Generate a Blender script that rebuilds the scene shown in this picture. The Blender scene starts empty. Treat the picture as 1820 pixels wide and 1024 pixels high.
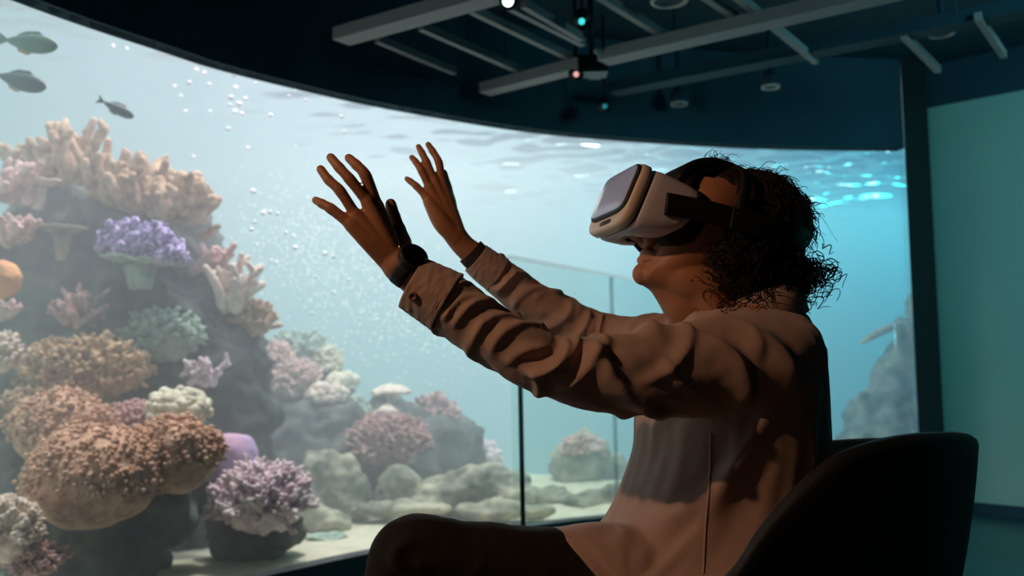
import bpy, bmesh, math, random
import numpy as np
from mathutils import Vector, Matrix, noise

# ------------------------------------------------------------------ camera
sc = bpy.context.scene
COL = sc.collection
PI = math.pi
FPX = 1650.0                                  # focal length in pixels of a 1820 px wide frame
CAM = Vector((0.0, 0.0, 0.87))
PITCH = math.atan(118.0 / FPX)
ROLL = 0.019
_F = Vector((0, math.cos(PITCH), math.sin(PITCH)))
_U0 = Vector((0, -math.sin(PITCH), math.cos(PITCH)))
_R0 = Vector((1, 0, 0))
_U = math.cos(ROLL) * _U0 + math.sin(ROLL) * _R0
_R = math.cos(ROLL) * _R0 - math.sin(ROLL) * _U0


def at(px, py, d):
    """World point seen at photo pixel (px, py) at a distance d metres into the scene."""
    px, py, d = float(px), float(py), float(d)
    return CAM + d * (_F + ((px - 910.0) / FPX) * _R + ((512.0 - py) / FPX) * _U)


cam_data = bpy.data.cameras.new('camera')
cam_data.sensor_width = 36.0
cam_data.lens = 36.0 * FPX / 1820.0
cam_data.clip_start = 0.05
cam_data.clip_end = 100
cam_data.dof.use_dof = True
cam_data.dof.focus_distance = 1.38
cam_data.dof.aperture_fstop = 4.2
cam = bpy.data.objects.new('camera', cam_data)
cam.matrix_world = Matrix(((_R.x, _U.x, -_F.x, CAM.x), (_R.y, _U.y, -_F.y, CAM.y), (_R.z, _U.z, -_F.z, CAM.z), (0, 0, 0, 1)))
COL.objects.link(cam)
sc.camera = cam

# ------------------------------------------------------------------ view, sampling
sc.view_settings.view_transform = 'Standard'
sc.view_settings.look = 'None'
sc.view_settings.gamma = 1.0
sc.view_settings.use_curve_mapping = False
sc.view_settings.exposure = 0.0
try:
    cy = sc.cycles
    cy.use_denoising = True
    cy.denoiser = 'OPENIMAGEDENOISE'
    cy.max_bounces = 8
    cy.diffuse_bounces = 4
    cy.glossy_bounces = 3
    cy.transmission_bounces = 4
    cy.volume_bounces = 3
    cy.transparent_max_bounces = 16
    cy.sample_clamp_indirect = 6.0
    cy.caustics_reflective = False
    cy.caustics_refractive = False
except Exception:
    pass

# ------------------------------------------------------------------ daylight over the open-topped tank
world = bpy.data.worlds.new('world')
sc.world = world
world.use_nodes = True
wn = world.node_tree.nodes
wn['Background'].inputs['Color'].default_value = (0.72, 0.86, 0.92, 1)
wn['Background'].inputs['Strength'].default_value = 0.45


def lamp(name, kind, loc, target, energy, color, **kw):
    d = bpy.data.lights.new(name, kind)
    d.energy = energy
    d.color = color
    for k, v in kw.items():
        setattr(d, k, v)
    o = bpy.data.objects.new(name, d)
    o.location = loc
    o.rotation_euler = (Vector(target) - Vector(loc)).to_track_quat('-Z', 'Y').to_euler()
    COL.objects.link(o)
    return o


lamp('sun', 'SUN', (0, 6, 9), (-0.6, 4.6, 0), 3.6, (1.0, 0.88, 0.78), angle=math.radians(6))
lamp('added_tank_light', 'AREA', (-0.85, 4.45, 3.7), (-1.05, 4.6, 0), 130, (1.0, 0.76, 0.84), shape='DISK', size=1.6)  # unseen light added to whiten the haze on the left
lamp('added_tank_light', 'AREA', (-0.3, 8.2, 3.2), (-0.3, 6.4, 2.4), 85, (1.0, 0.82, 0.74), shape='RECTANGLE', size=2.6, size_y=0.6)  # unseen, added to make the haze paler in the middle
lamp('added_tank_light', 'AREA', (3.9, 11.2, 3.25), (3.9, 8.0, 2.2), 135, (0.04, 0.9, 0.97), shape='RECTANGLE', size=4.4, size_y=0.6)  # unseen cyan panel, added to tint the right-hand water
lamp('added_tank_light', 'AREA', (2.2, 11.1, 3.75), (2.2, 8.0, 2.9), 45, (1.0, 1.0, 0.98), shape='RECTANGLE', size=8.0, size_y=0.25)  # thin unseen strip, added for white glints in the ripples
lamp('added_tank_light', 'AREA', (3.9, 10.6, 2.75), (3.9, 11.5, 2.0), 45, (0.95, 1.0, 0.92), shape='RECTANGLE', size=4.4, size_y=0.15)  # unseen strip, added to brighten the back wall below the surface
lamp('added_wall_light', 'SPOT', (2.7, 1.4, 1.95), (2.9, 4.25, 0.8), 118, (0.30, 0.88, 0.92), spot_size=math.radians(150), spot_blend=1.0, shadow_soft_size=0.4)  # unseen teal light, added to lift the pale right-hand wall
lamp('room_fill', 'SPOT', (-1.0, -0.5, 0.55), (0.3, 1.5, 1.0), 2.5, (1.0, 0.62, 0.36), spot_size=math.radians(40), spot_blend=0.8, shadow_soft_size=0.25)  # unseen low fill, added to soften shade on face and underarm
# warm spot in the room's ceiling, in front of the seated person and to the camera's left
lamp('room_spot', 'SPOT', (-1.5, 0.32, 2.15), (0.2, 1.5, 0.75), 60, (1.0, 0.60, 0.35), spot_size=math.radians(48), spot_blend=0.4, shadow_soft_size=0.03)


# ------------------------------------------------------------------ helpers
def srgb(r, g, b):
    def c(v):
        v /= 255.0
        return v / 12.92 if v <= 0.04045 else ((v + 0.055) / 1.055) ** 2.4
    return (c(r), c(g), c(b), 1.0)


MATS = {}


def mat(name, color, rough=0.7, spec=0.5, metal=0.0, noise_scale=None, noise_amt=0.25, color2=None, bump=0.0, bump_scale=60.0, coat=0.0, sheen=0.0, sss=0.0):
    """Procedural principled material: noise blends color and color2, a second noise drives the bump."""
    if name in MATS:
        return MATS[name]
    m = bpy.data.materials.new(name)
    m.use_nodes = True
    nt = m.node_tree
    b = nt.nodes['Principled BSDF']
    b.inputs['Roughness'].default_value = rough
    b.inputs['Specular IOR Level'].default_value = spec
    b.inputs['Metallic'].default_value = metal
    b.inputs['Coat Weight'].default_value = coat
    b.inputs['Sheen Weight'].default_value = sheen
    if sss:
        b.inputs['Subsurface Weight'].default_value = sss
        b.inputs['Subsurface Radius'].default_value = (1.0, 0.35, 0.2)
        b.inputs['Subsurface Scale'].default_value = 0.006
    tc = nt.nodes.new('ShaderNodeTexCoord')
    if noise_scale:
        n = nt.nodes.new('ShaderNodeTexNoise')
        n.inputs['Scale'].default_value = noise_scale
        n.inputs['Detail'].default_value = 4
        nt.links.new(tc.outputs['Object'], n.inputs['Vector'])
        r = nt.nodes.new('ShaderNodeValToRGB')
        c2 = color2 or tuple(min(1, c * (1 - noise_amt)) for c in color[:3]) + (1,)
        r.color_ramp.elements[0].position = 0.35
        r.color_ramp.elements[1].position = 0.65
        r.color_ramp.elements[0].color = c2
        r.color_ramp.elements[1].color = color
        nt.links.new(n.outputs['Fac'], r.inputs['Fac'])
        nt.links.new(r.outputs['Color'], b.inputs['Base Color'])
    else:
        b.inputs['Base Color'].default_value = color
    if bump:
        n2 = nt.nodes.new('ShaderNodeTexNoise')
        n2.inputs['Scale'].default_value = bump_scale
        n2.inputs['Detail'].default_value = 3
        nt.links.new(tc.outputs['Object'], n2.inputs['Vector'])
        bp = nt.nodes.new('ShaderNodeBump')
        bp.inputs['Strength'].default_value = bump
        bp.inputs['Distance'].default_value = 0.01
        nt.links.new(n2.outputs['Fac'], bp.inputs['Height'])
        nt.links.new(bp.outputs['Normal'], b.inputs['Normal'])
    MATS[name] = m
    return m


def tag(o, label=None, cat=None, group=None, kind=None):
    if label:
        o['label'] = label
    if cat:
        o['category'] = cat
    if group:
        o['group'] = group
    if kind:
        o['kind'] = kind
    return o


def empty(name, loc=(0, 0, 0)):
    o = bpy.data.objects.new(name, None)
    o.location = loc
    o.empty_display_size = 0.05
    COL.objects.link(o)
    return o


def put(name, me, m=None, parent=None, smooth=True):
    """Link a mesh given in world coordinates; the object's origin goes to the mesh's base centre."""
    if m is not None:
        me.materials.clear()
        me.materials.append(m)
    n = len(me.vertices)
    co = np.empty(n * 3)
    me.vertices.foreach_get('co', co)
    co = co.reshape(-1, 3)
    base = np.array(((co[:, 0].min() + co[:, 0].max()) / 2, (co[:, 1].min() + co[:, 1].max()) / 2, co[:, 2].min()))
    me.vertices.foreach_set('co', (co - base).ravel())
    if smooth:
        me.polygons.foreach_set('use_smooth', np.ones(len(me.polygons), dtype=bool))
    me.update()
    o = bpy.data.objects.new(name, me)
    COL.objects.link(o)
    w = Vector(base)
    if parent is not None:
        o.parent = parent
        p = parent
        while p is not None:
            w = w - p.location
            p = p.parent
    o.location = w
    return o


class MB:
    """Collects vertices and faces of one mesh."""

    def __init__(self):
        self.v = []
        self.f = []
        self.n = 0

    def add(self, v, f):
        v = np.asarray(v, dtype=float).reshape(-1, 3)
        self.v.append(v)
        n = self.n
        self.f.extend([tuple(i + n for i in q) for q in f])
        self.n += len(v)
        return self

    def mesh(self, name='m'):
        me = bpy.data.meshes.new(name)
        v = np.concatenate(self.v)
        me.from_pydata(v.tolist(), [], self.f)
        me.update()
        return me

    # --- shapes
    def box(self, c, s, rot=None):
        c = Vector(c)
        vs = []
        for z in (-.5, .5):
            for x, y in ((-.5, -.5), (.5, -.5), (.5, .5), (-.5, .5)):
                p = Vector((x * s[0], y * s[1], z * s[2]))
                if rot is not None:
                    p = rot @ p
                vs.append(c + p)
        return self.add([tuple(p) for p in vs], [(3, 2, 1, 0), (4, 5, 6, 7), (0, 1, 5, 4), (1, 2, 6, 5), (2, 3, 7, 6), (3, 0, 4, 7)])

    def bar(self, p0, p1, w, h, up=(0, 0, 1)):
        """Box bar from p0 to p1, w wide and h tall."""
        p0 = Vector(p0); p1 = Vector(p1)
        x = (p1 - p0)
        L = x.length
        x.normalize()
        y = Vector(up).cross(x).normalized()
        z = x.cross(y)
        return self.box((p0 + p1) / 2, (L, w, h), Matrix((x, y, z)).transposed())

    def rings(self, R, cap=True, closed=True):
        """R: (rings, n, 3)"""
        R = np.asarray(R, dtype=float)
        k, n, _ = R.shape
        f = []
        for i in range(k - 1):
            for j in range(n if closed else n - 1):
                j2 = (j + 1) % n
                f.append((i * n + j, i * n + j2, (i + 1) * n + j2, (i + 1) * n + j))
        if cap:
            f.append(tuple(range(n))[::-1])
            f.append(tuple((k - 1) * n + j for j in range(n)))
        return self.add(R, f)

    def tube(self, pts, rad, n=8, cap=True, round_ends=False):
        return self.rings(tube_rings(pts, rad, n, round_ends), cap)

    def ball(self, c, r, seg=10, ring=7, squash=(1, 1, 1)):
        R = []
        for i in range(ring + 1):
            t = PI * (i + .02) / (ring + .04)
            R.append([(c[0] + squash[0] * r * math.sin(t) * math.cos(2 * PI * j / seg), c[1] + squash[1] * r * math.sin(t) * math.sin(2 * PI * j / seg), c[2] - squash[2] * r * math.cos(t)) for j in range(seg)])
        return self.rings(R)


def catmull(P, n):
    """Resample control rows P (k, d) smoothly to n rows."""
    P = np.asarray(P, dtype=float)
    if P.ndim == 1:
        return catmull(P[:, None], n)[:, 0]
    k = len(P)
    t = np.linspace(0, k - 1, n)
    i = np.clip(t.astype(int), 0, k - 2)
    u = (t - i)[:, None]
    ext = np.vstack([2 * P[0] - P[1], P, 2 * P[-1] - P[-2]])
    p0, p1, p2, p3 = ext[i], ext[i + 1], ext[i + 2], ext[i + 3]
    return 0.5 * ((2 * p1) + (-p0 + p2) * u + (2 * p0 - 5 * p1 + 4 * p2 - p3) * u ** 2 + (-p0 + 3 * p1 - 3 * p2 + p3) * u ** 3)


def frames(pts, ref=None):
    """Parallel-transport frames along pts: tangents, sides a, sides b."""
    pts = np.asarray(pts, dtype=float)
    T = np.gradient(pts, axis=0)
    T /= np.linalg.norm(T, axis=1)[:, None] + 1e-12
    r = np.array(ref if ref is not None else ((0, 0, 1) if abs(T[0][2]) < .9 else (1, 0, 0)), dtype=float)
    A = np.empty_like(T)
    a = r - T[0] * np.dot(r, T[0])
    a /= np.linalg.norm(a)
    for i in range(len(T)):
        a = a - T[i] * np.dot(a, T[i])
        a /= np.linalg.norm(a) + 1e-12
        A[i] = a
    return T, A, np.cross(T, A)


def tube_rings(pts, rad, n=8, round_ends=False, ref=None):
    """Rings along pts; rad is a number, one per point, or (along a, along b) pairs."""
    pts = np.asarray(pts, dtype=float)
    rad = np.asarray(rad, dtype=float)
    if rad.ndim == 0:
        rad = np.full(len(pts), float(rad))
    if rad.ndim == 1:
        rad = np.stack([rad, rad], 1)
    if round_ends:
        T0 = pts[0] - pts[1]; T0 /= np.linalg.norm(T0)
        T1 = pts[-1] - pts[-2]; T1 /= np.linalg.norm(T1)
        pre, post, rp, rq = [], [], [], []
        for q in (80, 60, 35):
            s, c = math.sin(math.radians(q)), math.cos(math.radians(q))
            pre.append(pts[0] + T0 * rad[0].mean() * s); rp.append(rad[0] * c)
            post.insert(0, pts[-1] + T1 * rad[-1].mean() * s); rq.insert(0, rad[-1] * c)
        pts = np.vstack([pre, pts, post]); rad = np.vstack([rp, rad, rq])
    T, A, B = frames(pts, ref)
    th = np.arange(n) * 2 * PI / n
    return pts[:, None, :] + rad[:, 0][:, None, None] * np.cos(th)[None, :, None] * A[:, None, :] + rad[:, 1][:, None, None] * np.sin(th)[None, :, None] * B[:, None, :]


def remesh(me, voxel, smooth=0, factor=0.5):
    """Voxel-union of a mesh made of overlapping closed pieces; returns a new mesh."""
    o = bpy.data.objects.new('tmp', me)
    COL.objects.link(o)
    r = o.modifiers.new('r', 'REMESH')
    r.mode = 'VOXEL'
    r.voxel_size = voxel
    r.use_smooth_shade = True
    if smooth:
        s = o.modifiers.new('s', 'SMOOTH')
        s.iterations = smooth
        s.factor = factor
    dg = bpy.context.evaluated_depsgraph_get()
    out = bpy.data.meshes.new_from_object(o.evaluated_get(dg))
    bpy.data.objects.remove(o)
    return out


def displace(me, fn):
    """Move every vertex along its normal by fn(world point)."""
    n = len(me.vertices)
    co = np.empty(n * 3); no = np.empty(n * 3)
    me.vertices.foreach_get('co', co)
    me.vertex_normals.foreach_get('vector', no)
    co = co.reshape(-1, 3); no = no.reshape(-1, 3)
    d = np.array([fn(Vector(p)) for p in co])
    me.vertices.foreach_set('co', (co + no * d[:, None]).ravel())
    me.update()
    return me


def fbm(p, scale, octaves=4, seed=0.0):
    return noise.fractal(Vector((p[0] * scale + seed, p[1] * scale - seed, p[2] * scale + seed * .7)), 1.0, 2.0, octaves)
# ------------------------------------------------------------------ the setting
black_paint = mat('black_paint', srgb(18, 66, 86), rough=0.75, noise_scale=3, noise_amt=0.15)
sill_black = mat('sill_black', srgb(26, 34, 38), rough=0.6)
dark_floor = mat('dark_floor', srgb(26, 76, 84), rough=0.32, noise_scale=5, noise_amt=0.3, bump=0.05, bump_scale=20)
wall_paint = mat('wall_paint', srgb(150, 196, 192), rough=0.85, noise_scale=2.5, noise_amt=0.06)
steel_dark = mat('steel_dark', srgb(38, 44, 48), rough=0.4, metal=0.6)
grid_grey = mat('grid_grey', srgb(150, 152, 156), rough=0.6)
tank_blue = mat('tank_blue', srgb(24, 150, 184), rough=0.9)
tank_paint = mat('tank_paint', srgb(222, 236, 240), rough=0.9)

Z_TOP, Z_BOT = 1.917, 0.10
WCTL = np.array([(-1.86, 1.0), (-1.72, 1.55), (-1.55, 2.15), (-1.335, 2.675), (-1.127, 3.05), (-1.0, 3.26), (-.753, 3.55), (-.53, 3.78), (-.17, 4.08), (.128, 4.29), (.43, 4.44), (.98, 4.645), (1.47, 4.77), (2.085, 4.86)])
WC = catmull(WCTL, 90)
WT = np.gradient(WC, axis=0)
WT /= np.linalg.norm(WT, axis=1)[:, None]
WN = np.stack([-WT[:, 1], WT[:, 0]], 1)          # points into the tank


def strip(off0, off1, z0, z1, wc=WC, wn=WN):
    """Solid band that follows the curved window, from offset off0 to off1 and z0 to z1."""
    b = MB()
    R = []
    for p, q in zip(wc, wn):
        a = p + q * off0
        c = p + q * off1
        R.append([(a[0], a[1], z0), (c[0], c[1], z0), (c[0], c[1], z1), (a[0], a[1], z1)])
    return b.rings(R).mesh()


def prism(poly, z0, z1):
    n = len(poly)
    v = [(x, y, z0) for x, y in poly] + [(x, y, z1) for x, y in poly]
    f = [tuple(range(n))[::-1], tuple(range(n, 2 * n))] + [(i, (i + 1) % n, n + (i + 1) % n, n + i) for i in range(n)]
    return MB().add(v, f).mesh()


def wall(name, p0, p1, z0, z1, m, th=0.1, side=1, label=None):
    p0 = np.array(p0, float); p1 = np.array(p1, float)
    t = (p1 - p0) / np.linalg.norm(p1 - p0)
    q = np.array((-t[1], t[0])) * th * side
    o = put(name, prism([tuple(p0), tuple(p1), tuple(p1 + q), tuple(p0 + q)] if side > 0 else [tuple(p0), tuple(p0 + q), tuple(p1 + q), tuple(p1)], z0, z1), m, smooth=False)
    tag(o, label, None, None, 'structure')
    return o


LEFT_END = tuple(WC[0]); RIGHT_END = tuple(WC[-1])
PANEL0 = np.array((2.27, 4.98)); PANEL1 = np.array((4.3, 3.06))
room = [(-1.96, 1.0), (-1.96, -3.2)] + [(4.4, -3.2), (4.4, 3.06), (2.2, 5.3)] + [tuple(p + q * .06) for p, q in zip(WC[::-3], WN[::-3])]
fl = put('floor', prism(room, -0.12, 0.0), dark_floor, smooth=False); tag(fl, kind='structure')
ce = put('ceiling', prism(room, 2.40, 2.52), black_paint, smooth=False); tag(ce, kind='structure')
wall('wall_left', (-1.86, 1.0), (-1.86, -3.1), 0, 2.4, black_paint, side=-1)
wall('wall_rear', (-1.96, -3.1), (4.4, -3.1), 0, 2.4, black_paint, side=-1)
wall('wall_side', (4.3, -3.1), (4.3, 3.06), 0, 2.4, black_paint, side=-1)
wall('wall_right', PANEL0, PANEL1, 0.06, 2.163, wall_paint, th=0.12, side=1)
_t = (PANEL1 - PANEL0) / np.linalg.norm(PANEL1 - PANEL0)
wall('trim_4', PANEL0 + np.array((.01, .012)), PANEL1 + np.array((.01, .012)), 2.163, 2.40, black_paint, th=0.1, side=1)
wall('baseboard_right', PANEL0 + np.array((.004, .005)), PANEL1 + np.array((.004, .005)), 0.0, 0.06, black_paint, th=0.1, side=1)

# curved bulkhead over the window, sill under it, jambs
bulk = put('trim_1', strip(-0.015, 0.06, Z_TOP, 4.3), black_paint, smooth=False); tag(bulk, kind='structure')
sill = put('trim_2', strip(-0.015, 0.06, -0.95, Z_BOT), sill_black, smooth=False); tag(sill, kind='structure')
jb = put('trim_3', prism([(2.085, 4.835), (2.26, 4.93), (2.40, 5.32), (2.29, 5.32)], 0, 4.3), sill_black, smooth=False); tag(jb, kind='structure')

# the window pane
glass = bpy.data.materials.new('aquarium_glass')
glass.use_nodes = True
nt = glass.node_tree
nt.nodes.clear()
out = nt.nodes.new('ShaderNodeOutputMaterial')
mx = nt.nodes.new('ShaderNodeMixShader'); tr = nt.nodes.new('ShaderNodeBsdfTransparent'); gl = nt.nodes.new('ShaderNodeBsdfGlossy'); fr = nt.nodes.new('ShaderNodeMapRange'); pw = nt.nodes.new('ShaderNodeMath'); lw = nt.nodes.new('ShaderNodeLayerWeight')
tr.inputs['Color'].default_value = (0.97, 0.99, 0.985, 1)
gl.inputs['Roughness'].default_value = 0.02
pw.operation = 'POWER'; pw.inputs[1].default_value = 5.0
fr.inputs['To Min'].default_value = 0.02; fr.inputs['To Max'].default_value = 0.5
nt.links.new(lw.outputs['Facing'], pw.inputs[0]); nt.links.new(pw.outputs[0], fr.inputs['Value'])
nt.links.new(fr.outputs[0], mx.inputs[0]); nt.links.new(tr.outputs[0], mx.inputs[1]); nt.links.new(gl.outputs[0], mx.inputs[2]); nt.links.new(mx.outputs[0], out.inputs[0])
win = put('window_1', strip(0.0, 0.05, Z_BOT, Z_TOP), glass); tag(win, kind='structure')

# tank shell
TANK = [(-1.86, 1.0), (-6.6, 4.6), (-7.4, 11.5), (6.4, 11.5), (6.0, 7.0), (2.33, 5.22)]
for i, nm in enumerate(('wall_tank_left', 'wall_tank_corner', 'wall_tank_back', 'wall_tank_corner_right', 'wall_tank_right')):
    wall(nm, TANK[i], TANK[i + 1], -1.0, 4.3, tank_blue if i > 1 else tank_paint, th=0.1, side=1)
Z_SURF = 2.5
wpoly = [tuple(p + q * .06) for p, q in zip(WC[::3], WN[::3])] + [(2.27, 5.215), (5.95, 7.02), (6.35, 11.45), (-7.35, 11.45), (-6.55, 4.63), (-1.9, 1.09)]

sun_block = put('sun_blocker', prism([(1.3, 4.75), (2.4, 5.0), (6.2, 6.9), (6.6, 11.6), (1.3, 11.6)], 4.3, 4.4), tank_blue, smooth=False); tag(sun_block, kind='structure')  # unseen slab, added to keep sun and sky off the right-hand water
# sea bed of pale sand: gently rippled grid clipped by the tank walls
sand = mat('sand', srgb(208, 200, 178), rough=0.95, noise_scale=9, noise_amt=0.18, bump=0.4, bump_scale=40)


def snap(V, F, ins, P):
    """Pull the outer corners of the border cells onto the outline P."""
    Q = np.roll(P, -1, axis=0)
    D = Q - P
    for k in {k for q in F for k in q if not ins[k]}:
        p = np.array(V[k][:2])
        t = np.clip(((p - P) * D).sum(1) / (D * D).sum(1), 0, 1)
        C = P + D * t[:, None]
        c = C[np.argmin(((C - p) ** 2).sum(1))]
        V[k] = (c[0], c[1], V[k][2])


def seabed():
    nx, ny = 150, 120
    X, Y = np.meshgrid(np.linspace(-7.3, 6.3, nx), np.linspace(1.1, 11.4, ny))
    V = []
    for x, y in zip(X.ravel(), Y.ravel()):
        drop = max(0.0, min(1.0, (y - (6.6 - 1.3 * max(0.0, min(1.0, (x - .7) / .8))) - .25 * noise.noise((x * .8, 3, 1))) / 2.2))
        V.append((x, y, .03 - .75 * drop * drop * (3 - 2 * drop) + .05 * noise.noise((x * .9, y * .9, 0)) + .02 * noise.noise((x * 3.1, y * 2.3, 4))))
    from mathutils.geometry import intersect_point_line
    P = np.array(wpoly)

    def inside(x, y):
        c = False
        j = len(P) - 1
        for i in range(len(P)):
            if (P[i, 1] > y) != (P[j, 1] > y) and x < (P[j, 0] - P[i, 0]) * (y - P[i, 1]) / (P[j, 1] - P[i, 1]) + P[i, 0]:
                c = not c
            j = i
        return c
    ins = [inside(v[0], v[1]) for v in V]
    F = []
    for j in range(ny - 1):
        for i in range(nx - 1):
            q = (j * nx + i, j * nx + i + 1, (j + 1) * nx + i + 1, (j + 1) * nx + i)
            if any(ins[k] for k in q):
                F.append(q)
    snap(V, F, ins, P)
    used = sorted({k for q in F for k in q})
    rm = {k: i for i, k in enumerate(used)}
    return MB().add([V[k] for k in used], [tuple(rm[k] for k in q) for q in F]).mesh()


sb = put('seabed_floor', seabed(), sand); tag(sb, kind='structure')

# the water: one body of hazy blue-green water
wm = bpy.data.materials.new('water')
wm.use_nodes = True
nt = wm.node_tree
nt.nodes.clear()
out = nt.nodes.new('ShaderNodeOutputMaterial')
sct = nt.nodes.new('ShaderNodeVolumeScatter'); ab = nt.nodes.new('ShaderNodeVolumeAbsorption'); ad = nt.nodes.new('ShaderNodeAddShader')
sct.inputs['Color'].default_value = (0.90, 0.93, 1.0, 1)
sct.inputs['Density'].default_value = 0.20
sct.inputs['Anisotropy'].default_value = 0.25
ab.inputs['Color'].default_value = (0.10, 0.82, 0.92, 1)
ab.inputs['Density'].default_value = 0.09
nt.links.new(sct.outputs[0], ad.inputs[0]); nt.links.new(ab.outputs[0], ad.inputs[1]); nt.links.new(ad.outputs[0], out.inputs['Volume'])
wat = put('water', prism(wpoly, -0.95, Z_SURF - .02), wm, smooth=False); tag(wat, 'hazy blue-green water filling the aquarium behind the curved window', 'water', None, 'stuff')

# rippled surface seen from below: mirrors at grazing angles, lets the sky through where a ripple tips it
ws = bpy.data.materials.new('water_surface')
ws.use_nodes = True
nt = ws.node_tree
nt.nodes.clear()
out = nt.nodes.new('ShaderNodeOutputMaterial')
mx = nt.nodes.new('ShaderNodeMixShader'); tr = nt.nodes.new('ShaderNodeBsdfTransparent'); gl = nt.nodes.new('ShaderNodeBsdfGlossy')
lw = nt.nodes.new('ShaderNodeLayerWeight'); rp = nt.nodes.new('ShaderNodeValToRGB')
lw.inputs['Blend'].default_value = 0.5
rp.color_ramp.elements[0].position = 0.62; rp.color_ramp.elements[0].color = (0, 0, 0, 1)
rp.color_ramp.elements[1].position = 0.70; rp.color_ramp.elements[1].color = (1, 1, 1, 1)
gl.inputs['Roughness'].default_value = 0.08
gl.inputs['Color'].default_value = (0.9, 0.97, 1, 1)
nt.links.new(lw.outputs['Facing'], rp.inputs[0]); nt.links.new(rp.outputs[0], mx.inputs[0]); nt.links.new(tr.outputs[0], mx.inputs[1]); nt.links.new(gl.outputs[0], mx.inputs[2]); nt.links.new(mx.outputs[0], out.inputs[0])


def surface():
    nx, ny = 240, 260
    X, Y = np.meshgrid(np.linspace(-7.3, 6.3, nx), np.linspace(1.1, 11.4, ny))
    V = [(x, y, Z_SURF + (.062 * noise.noise((x * 1.6, y * 2.6, 0)) + .05 * noise.noise((x * 3.6, y * 6, 7))) * (.08 + .92 * max(0, min(1, (x + 2) / 3))) + .016 * max(.25, min(1, (x + 2) / 3)) * noise.noise((x * 9, y * 13, 3))) for x, y in zip(X.ravel(), Y.ravel())]
    P = np.array(wpoly)
    pts = np.array(V)
    ins = np.zeros(len(pts), bool)
    j = len(P) - 1
    for i in range(len(P)):
        c = ((P[i, 1] > pts[:, 1]) != (P[j, 1] > pts[:, 1])) & (pts[:, 0] < (P[j, 0] - P[i, 0]) * (pts[:, 1] - P[i, 1]) / (P[j, 1] - P[i, 1] + 1e-12) + P[i, 0])
        ins ^= c
        j = i
    F = []
    for j in range(ny - 1):
        for i in range(nx - 1):
            q = (j * nx + i, j * nx + i + 1, (j + 1) * nx + i + 1, (j + 1) * nx + i)
            if any(ins[k] for k in q):
                F.append(q)
    snap(V, F, ins, P)
    used = sorted({k for q in F for k in q})
    rm = {k: i for i, k in enumerate(used)}
    return MB().add([V[k] for k in used], [tuple(rm[k] for k in q) for q in F]).mesh()


wsf = put('water_surface', surface(), ws); tag(wsf, kind='structure')
# ------------------------------------------------------------------ the reef in the tank
def coral_mat(name, c, c2=None, scale=22):
    return mat(name, srgb(*c), rough=0.9, spec=0.2, noise_scale=scale, color2=srgb(*(c2 or tuple(int(v * .72) for v in c))), bump=0.25, bump_scale=70)


C_TAN = coral_mat('coral_tan', (214, 182, 148), (154, 124, 98))
C_PALE = coral_mat('coral_pale', (236, 219, 204), (204, 181, 168))
C_PINK = coral_mat('coral_pink', (231, 196, 187), (187, 150, 146))
C_ROSE = coral_mat('coral_rose', (209, 168, 164), (167, 130, 133))
C_OCHRE = coral_mat('coral_ochre', (210, 180, 150), (167, 139, 120))
C_BROWN = coral_mat('coral_brown', (226, 184, 158), (178, 136, 116), 26)
C_CREAM = coral_mat('coral_cream', (235, 228, 207), (201, 192, 170))
C_PURPLE = coral_mat('coral_purple', (204, 188, 227), (166, 148, 198))
C_VIOLET = coral_mat('coral_violet', (174, 160, 209), (199, 154, 173), 8)
C_LILAC = coral_mat('coral_lilac', (244, 228, 230), (196, 168, 180))
C_GREEN = coral_mat('coral_green', (174, 190, 174), (136, 156, 143))
C_ROCK = coral_mat('reef_rock', (112, 112, 108), (70, 74, 76), 6)
C_STONE = coral_mat('pale_stone', (184, 176, 154), (104, 108, 98), 7)
C_LEDGE = coral_mat('ledge_stone', (196, 180, 160), (140, 126, 116), 10)


def ico(c, r, sub, amp=0.25, scale=1.0, seed=0.0, oct_=5, flat=0.0):
    bm = bmesh.new()
    bmesh.ops.create_icosphere(bm, subdivisions=sub, radius=1.0)
    V = np.array([v.co[:] for v in bm.verts]); F = [tuple(v.index for v in f.verts) for f in bm.faces]
    bm.free()
    rr = np.array(r if hasattr(r, '__len__') else (r, r, r), float)
    m = rr.mean()
    out = []
    for v in V:
        p = v * rr
        n = fbm(p / m, scale * 1.5, oct_, seed)
        k = 1 + amp * n
        out.append(p * k)
    out = np.array(out)
    if flat:
        out[:, 2] = np.where(out[:, 2] < -flat * rr[2], -flat * rr[2], out[:, 2])
    return out + np.array(c), F


def rock_mesh(balls, voxel=0.022, amp=0.05, seed=1.0):
    b = MB()
    for i, (c, r) in enumerate(balls):
        b.add(*ico(c, r, 4, 0.30, 1.0, seed + i * 3.7))
    me = remesh(b.mesh(), voxel, 1)
    return displace(me, lambda p: amp * fbm(p, 5.5, 4, seed) + amp * .5 * fbm(p, 16, 3, seed + 9))


def px(d):
    return d / FPX


def A(x, y, d):
    return np.array(at(x, y, d))


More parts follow.
